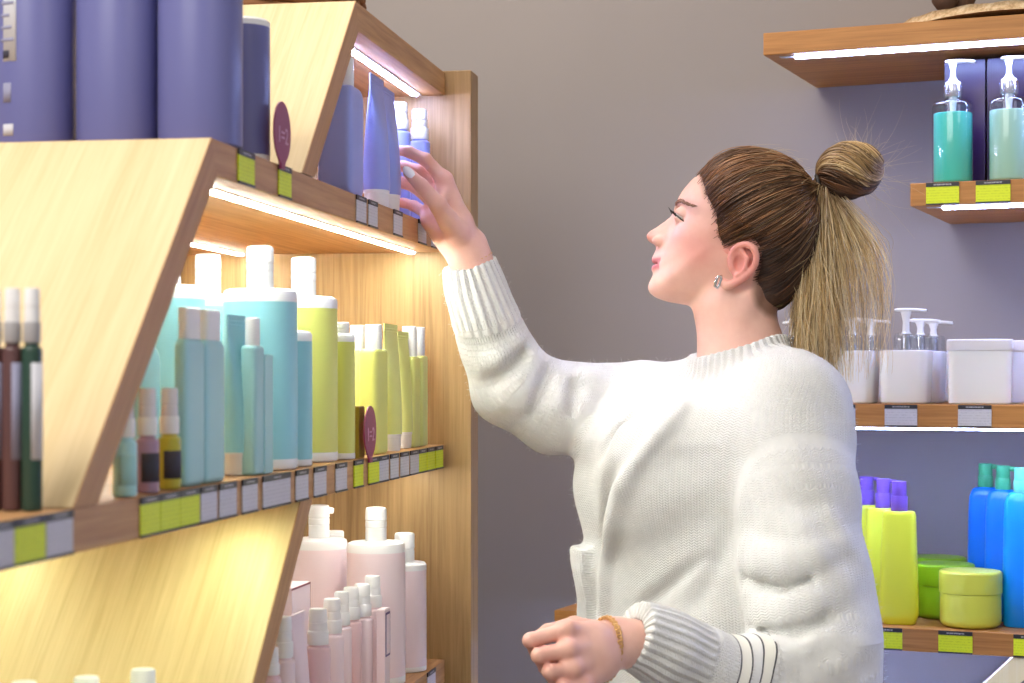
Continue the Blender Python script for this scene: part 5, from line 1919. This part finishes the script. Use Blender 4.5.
jar(R_(970.5, B0 + .062, ZR['low']), CITRUS, 'citrus yellow round jar at the shelf front')
jar(R_(944.5, B0 + .160, ZR['low']), OLIVE, 'olive green round jar behind the citrus one')
jar(R_(937.0, B0 + .268, ZR['low']), OLIVE, 'olive green round jar at the back, only its lid showing')


def cobalt(loc, col, capm, lab):
    r = thing('pump_bottle', lab, 'bottle', loc, RZR, 'blue bottles with green pumps')
    part('body', loft('cob_b', [(0, .025, .018, 2.6), (.003, .0275, .020, 2.6), (.05, .0290, .0215, 2.6), (.17, .0275, .020, 2.8), (.196, .0255, .0185, 3), (.207, .0215, .0165, 3), (.211, .0160, .0130, 2.6)], 44), col, r)
    part('collar', loft('cob_c', rnd(.2105, .230, .0122, .0122, 2, .001, .0006, 2), 26), capm, r)
    st = part('pump_cap', loft('cob_p', rnd(.2298, .250, .0112, .0112, 2, .0015, .0006, 3), 26), capm, r)
    part('nozzle', loft('cob_n', [(0, .0042, .0034, 3), (.016, .0036, .003, 3)], 14), capm, st, (.0095, 0, .2450), (0, math.radians(94), 0))


cobalt(R_(985.5, B0 + .215, ZR['low']), COBALT, GREEN_M, 'blue bottle with mid green pump, left of the row')
cobalt(R_(1003, B0 + .150, ZR['low']), COBALT, GREEN_M, 'blue bottle with green pump, second of the row')
cobalt(R_(1021.5, B0 + .085, ZR['low']), AZURE, MINT, 'lighter blue bottle with mint pump, third of the row')
cobalt(R_(1043, B0 + .030, ZR['low']), AZURE, MINT, 'light blue bottle cut off by the right edge, nearest the front')

# ---- woven tray on the top wall shelf
def tray():
    r = thing('woven_tray', 'pale woven tray tipped up on the top wall shelf', 'tray', R_(1012, B0 + .12, ZR['top']), RZR)
    V, Fc = [], []
    n, m = 64, 12
    th = .014
    for lay in (0, 1):
        for i in range(m + 1):
            rr = i / m
            for j in range(n):
                a = 2 * math.pi * j / n
                k_ = rr * (1.0 if lay else .93); x = .185 * rr * (1 if lay else .95) * math.cos(a); y = .11 * rr * (1 if lay else .92) * math.sin(a)
                z = .016 - .46 * x * x - .5 * y * y + (th if lay == 0 else 0) + .0012 * math.sin(j * 8.0) * rr * (1 - lay)
                V.append((x, y, max(z, .0005 if lay else .010)))
    o = (m + 1) * n
    for lay in (0, 1):
        for i in range(m):
            for j in range(n):
                j2 = (j + 1) % n; q = (lay * o + i * n + j, lay * o + i * n + j2, lay * o + (i + 1) * n + j2, lay * o + (i + 1) * n + j)
                Fc.append(q if lay else q[::-1])
    for j in range(n):
        j2 = (j + 1) % n; Fc.append((m * n + j, m * n + j2, o + m * n + j2, o + m * n + j))
    k = N('woven_straw'); v = k.coord('Object')
    n1 = k.noise(v, 160, 3, .7); n2 = k.noise(k.coord('Object', (40, 260, 60)), 1.0, 2)
    k.l(k.ramp(k.math('ADD', k.math('MULTIPLY', n1, .6), k.math('MULTIPLY', n2, .4)), [(.3, s2l((158, 118, 78))), (.5, s2l((214, 184, 142))), (.7, s2l((240, 224, 194)))]), k.b.inputs['Base Color'])
    k.set(Roughness=.85); k.bump(n1, .6, .003)
    part('woven_body', np_mesh('tray_body', V, Fc), k.m, r)
    return r


tray()
nut = plain('dark_bark', (82, 58, 44), .8)
for px, b, lab, R in ((945, B0 + .055, 'dark brown dried pod in front on the pale woven tray', .020), (963, B0 + .075, 'dark brown dried pod behind the front one on the woven tray', .019)):
    a, d = r_at(px, b)
    a_t, d_t = r_at(1012, B0 + .12)
    x = a - a_t; y = b - (B0 + .12)
    zt = .016 - .46 * x * x - .5 * y * y + .014
    r = thing('dried_pod', lab, 'pod', rw(a, b, ZR['top'] + zt - .0015), RZR, 'dried pods on the woven tray')
    part('pod_body', loft('pod%g' % R, [(R * (1 - math.cos(t_)), max(.0008, R * math.sin(t_) * (1 + .06 * math.sin(5 * t_))), max(.0008, R * .9 * math.sin(t_)), 2.3) for t_ in np.linspace(.02, math.pi - .02, 14)], 20, sharp=80), nut, r)
    part('stalk', loft('pod_stalk', [(R * 1.95, .0025, .0025, 2), (R * 2.3, .002, .002, 2)], 10), plain('pale_stalk', (188, 150, 112), .8), r)

# ================================================================== ROOM
def wall_mat():
    k = N('painted_wall'); n = k.noise(k.coord('Object'), 2.2, 4, .6); n2 = k.noise(k.coord('Object'), 260, 2)
    k.l(k.mix(n, s2l((150, 144, 143)), s2l((157, 151, 149))), k.b.inputs['Base Color']); k.set(Roughness=.85); k.bump(n2, .05, .0006); return k.m


WALLM = wall_mat()


def slab(name, poly_xy, z0, z1, mat):
    bm = bmesh.new()
    a = [bm.verts.new((x, y, z0)) for x, y in poly_xy]; b = [bm.verts.new((x, y, z1)) for x, y in poly_xy]
    bm.faces.new(a); bm.faces.new(b[::-1]); n = len(poly_xy)
    for i in range(n): bm.faces.new((a[i], b[i], b[(i + 1) % n], a[(i + 1) % n]))
    bmesh.ops.recalc_face_normals(bm, faces=bm.faces)
    me = bpy.data.meshes.new(name); bm.to_mesh(me); bm.free()
    return tag(link(name, me, mat), kind='structure')


xy = lambda a, b: tuple(a * EA + b * EB)
CEIL = 3.05
slab('wall_back', [xy(-4.2, BW), xy(2.6, BW), xy(2.6, BW + .12), xy(-4.2, BW + .12)], 0, CEIL, WALLM)
floor_k = N('pale_floor'); fn = floor_k.noise(floor_k.coord('Object'), 3, 4)
floor_k.l(floor_k.mix(fn, s2l((176, 170, 162)), s2l((196, 190, 182))), floor_k.b.inputs['Base Color']); floor_k.set(Roughness=.45)
slab('floor', [xy(-4.2, -2.2), xy(2.6, -2.2), xy(2.6, BW + .12), xy(-4.2, BW + .12)], -.08, -.0005, floor_k.m)
slab('ceiling', [xy(-4.2, -2.2), xy(2.6, -2.2), xy(2.6, BW + .12), xy(-4.2, BW + .12)], CEIL, CEIL + .08, plain('white_ceiling', (232, 230, 226), .9))


def unseen_lamp(loc, size, energy, rgb, aim=None):
    l = bpy.data.lights.new('unseen_lamp', 'AREA'); l.shape = 'RECTANGLE'; l.size, l.size_y = size; l.energy = energy; l.color = rgb
    o = bpy.data.objects.new('unseen_lamp', l); o.location = loc
    if aim is not None: o.rotation_euler = (Vector(aim) - Vector(loc)).to_track_quat('-Z', 'Y').to_euler()
    COL.objects.link(o)


unseen_lamp((-1.3, -.4, 2.95), (1.4, 1.4), 26, (1.0, .975, .95), (0.0, 2.4, 1.2))
unseen_lamp((-.55, 2.2, 2.98), (1.0, .7), 9, (1.0, .97, .94), (.3, 2.65, 1.2))  # unseen, added to brighten the front and top of her face
unseen_lamp((-.95, .75, 3.0), (1.0, .8), 46, (1.0, .96, .92), (-.75, 1.4, 1.2))  # unseen, added above the unit to brighten the slanted divider faces
unseen_lamp((.1, 2.0, 3.0), (1.6, .9), 7, (1.0, .95, .90), (.1, 2.0, 0))
unseen_lamp((1.3, -.2, 2.95), (1.0, 1.0), 8, (1.0, .94, .88), (.4, 2.6, 1.1))
unseen_lamp((-.55, 3.0, 3.0), (1.0, .4), 13, (1.0, .83, .66), (-.3, 3.4, .6))  # unseen, warmed and strengthened to turn the left of the wall brownish

world = bpy.data.worlds.new('shop_light'); scene.world = world; world.use_nodes = True
bg = world.node_tree.nodes['Background']; bg.inputs[0].default_value = (1.0, .98, .97, 1); bg.inputs[1].default_value = .42

cam = bpy.data.cameras.new('camera'); co = bpy.data.objects.new('camera', cam); COL.objects.link(co)
co.location = (0, 0, H); co.rotation_euler = (math.pi / 2, 0, 0)
cam.sensor_width = 36; cam.lens = F / 1024 * 36; cam.shift_y = (HZ - 341.5) / 1024
cam.clip_start = .05; cam.clip_end = 60
cam.dof.use_dof = True; cam.dof.focus_distance = 2.66; cam.dof.aperture_fstop = 7.0
scene.camera = co
vs = scene.view_settings
vs.view_transform = 'Standard'; vs.look = 'None'; vs.gamma = 1.0; vs.exposure = 0.0; vs.use_curve_mapping = False
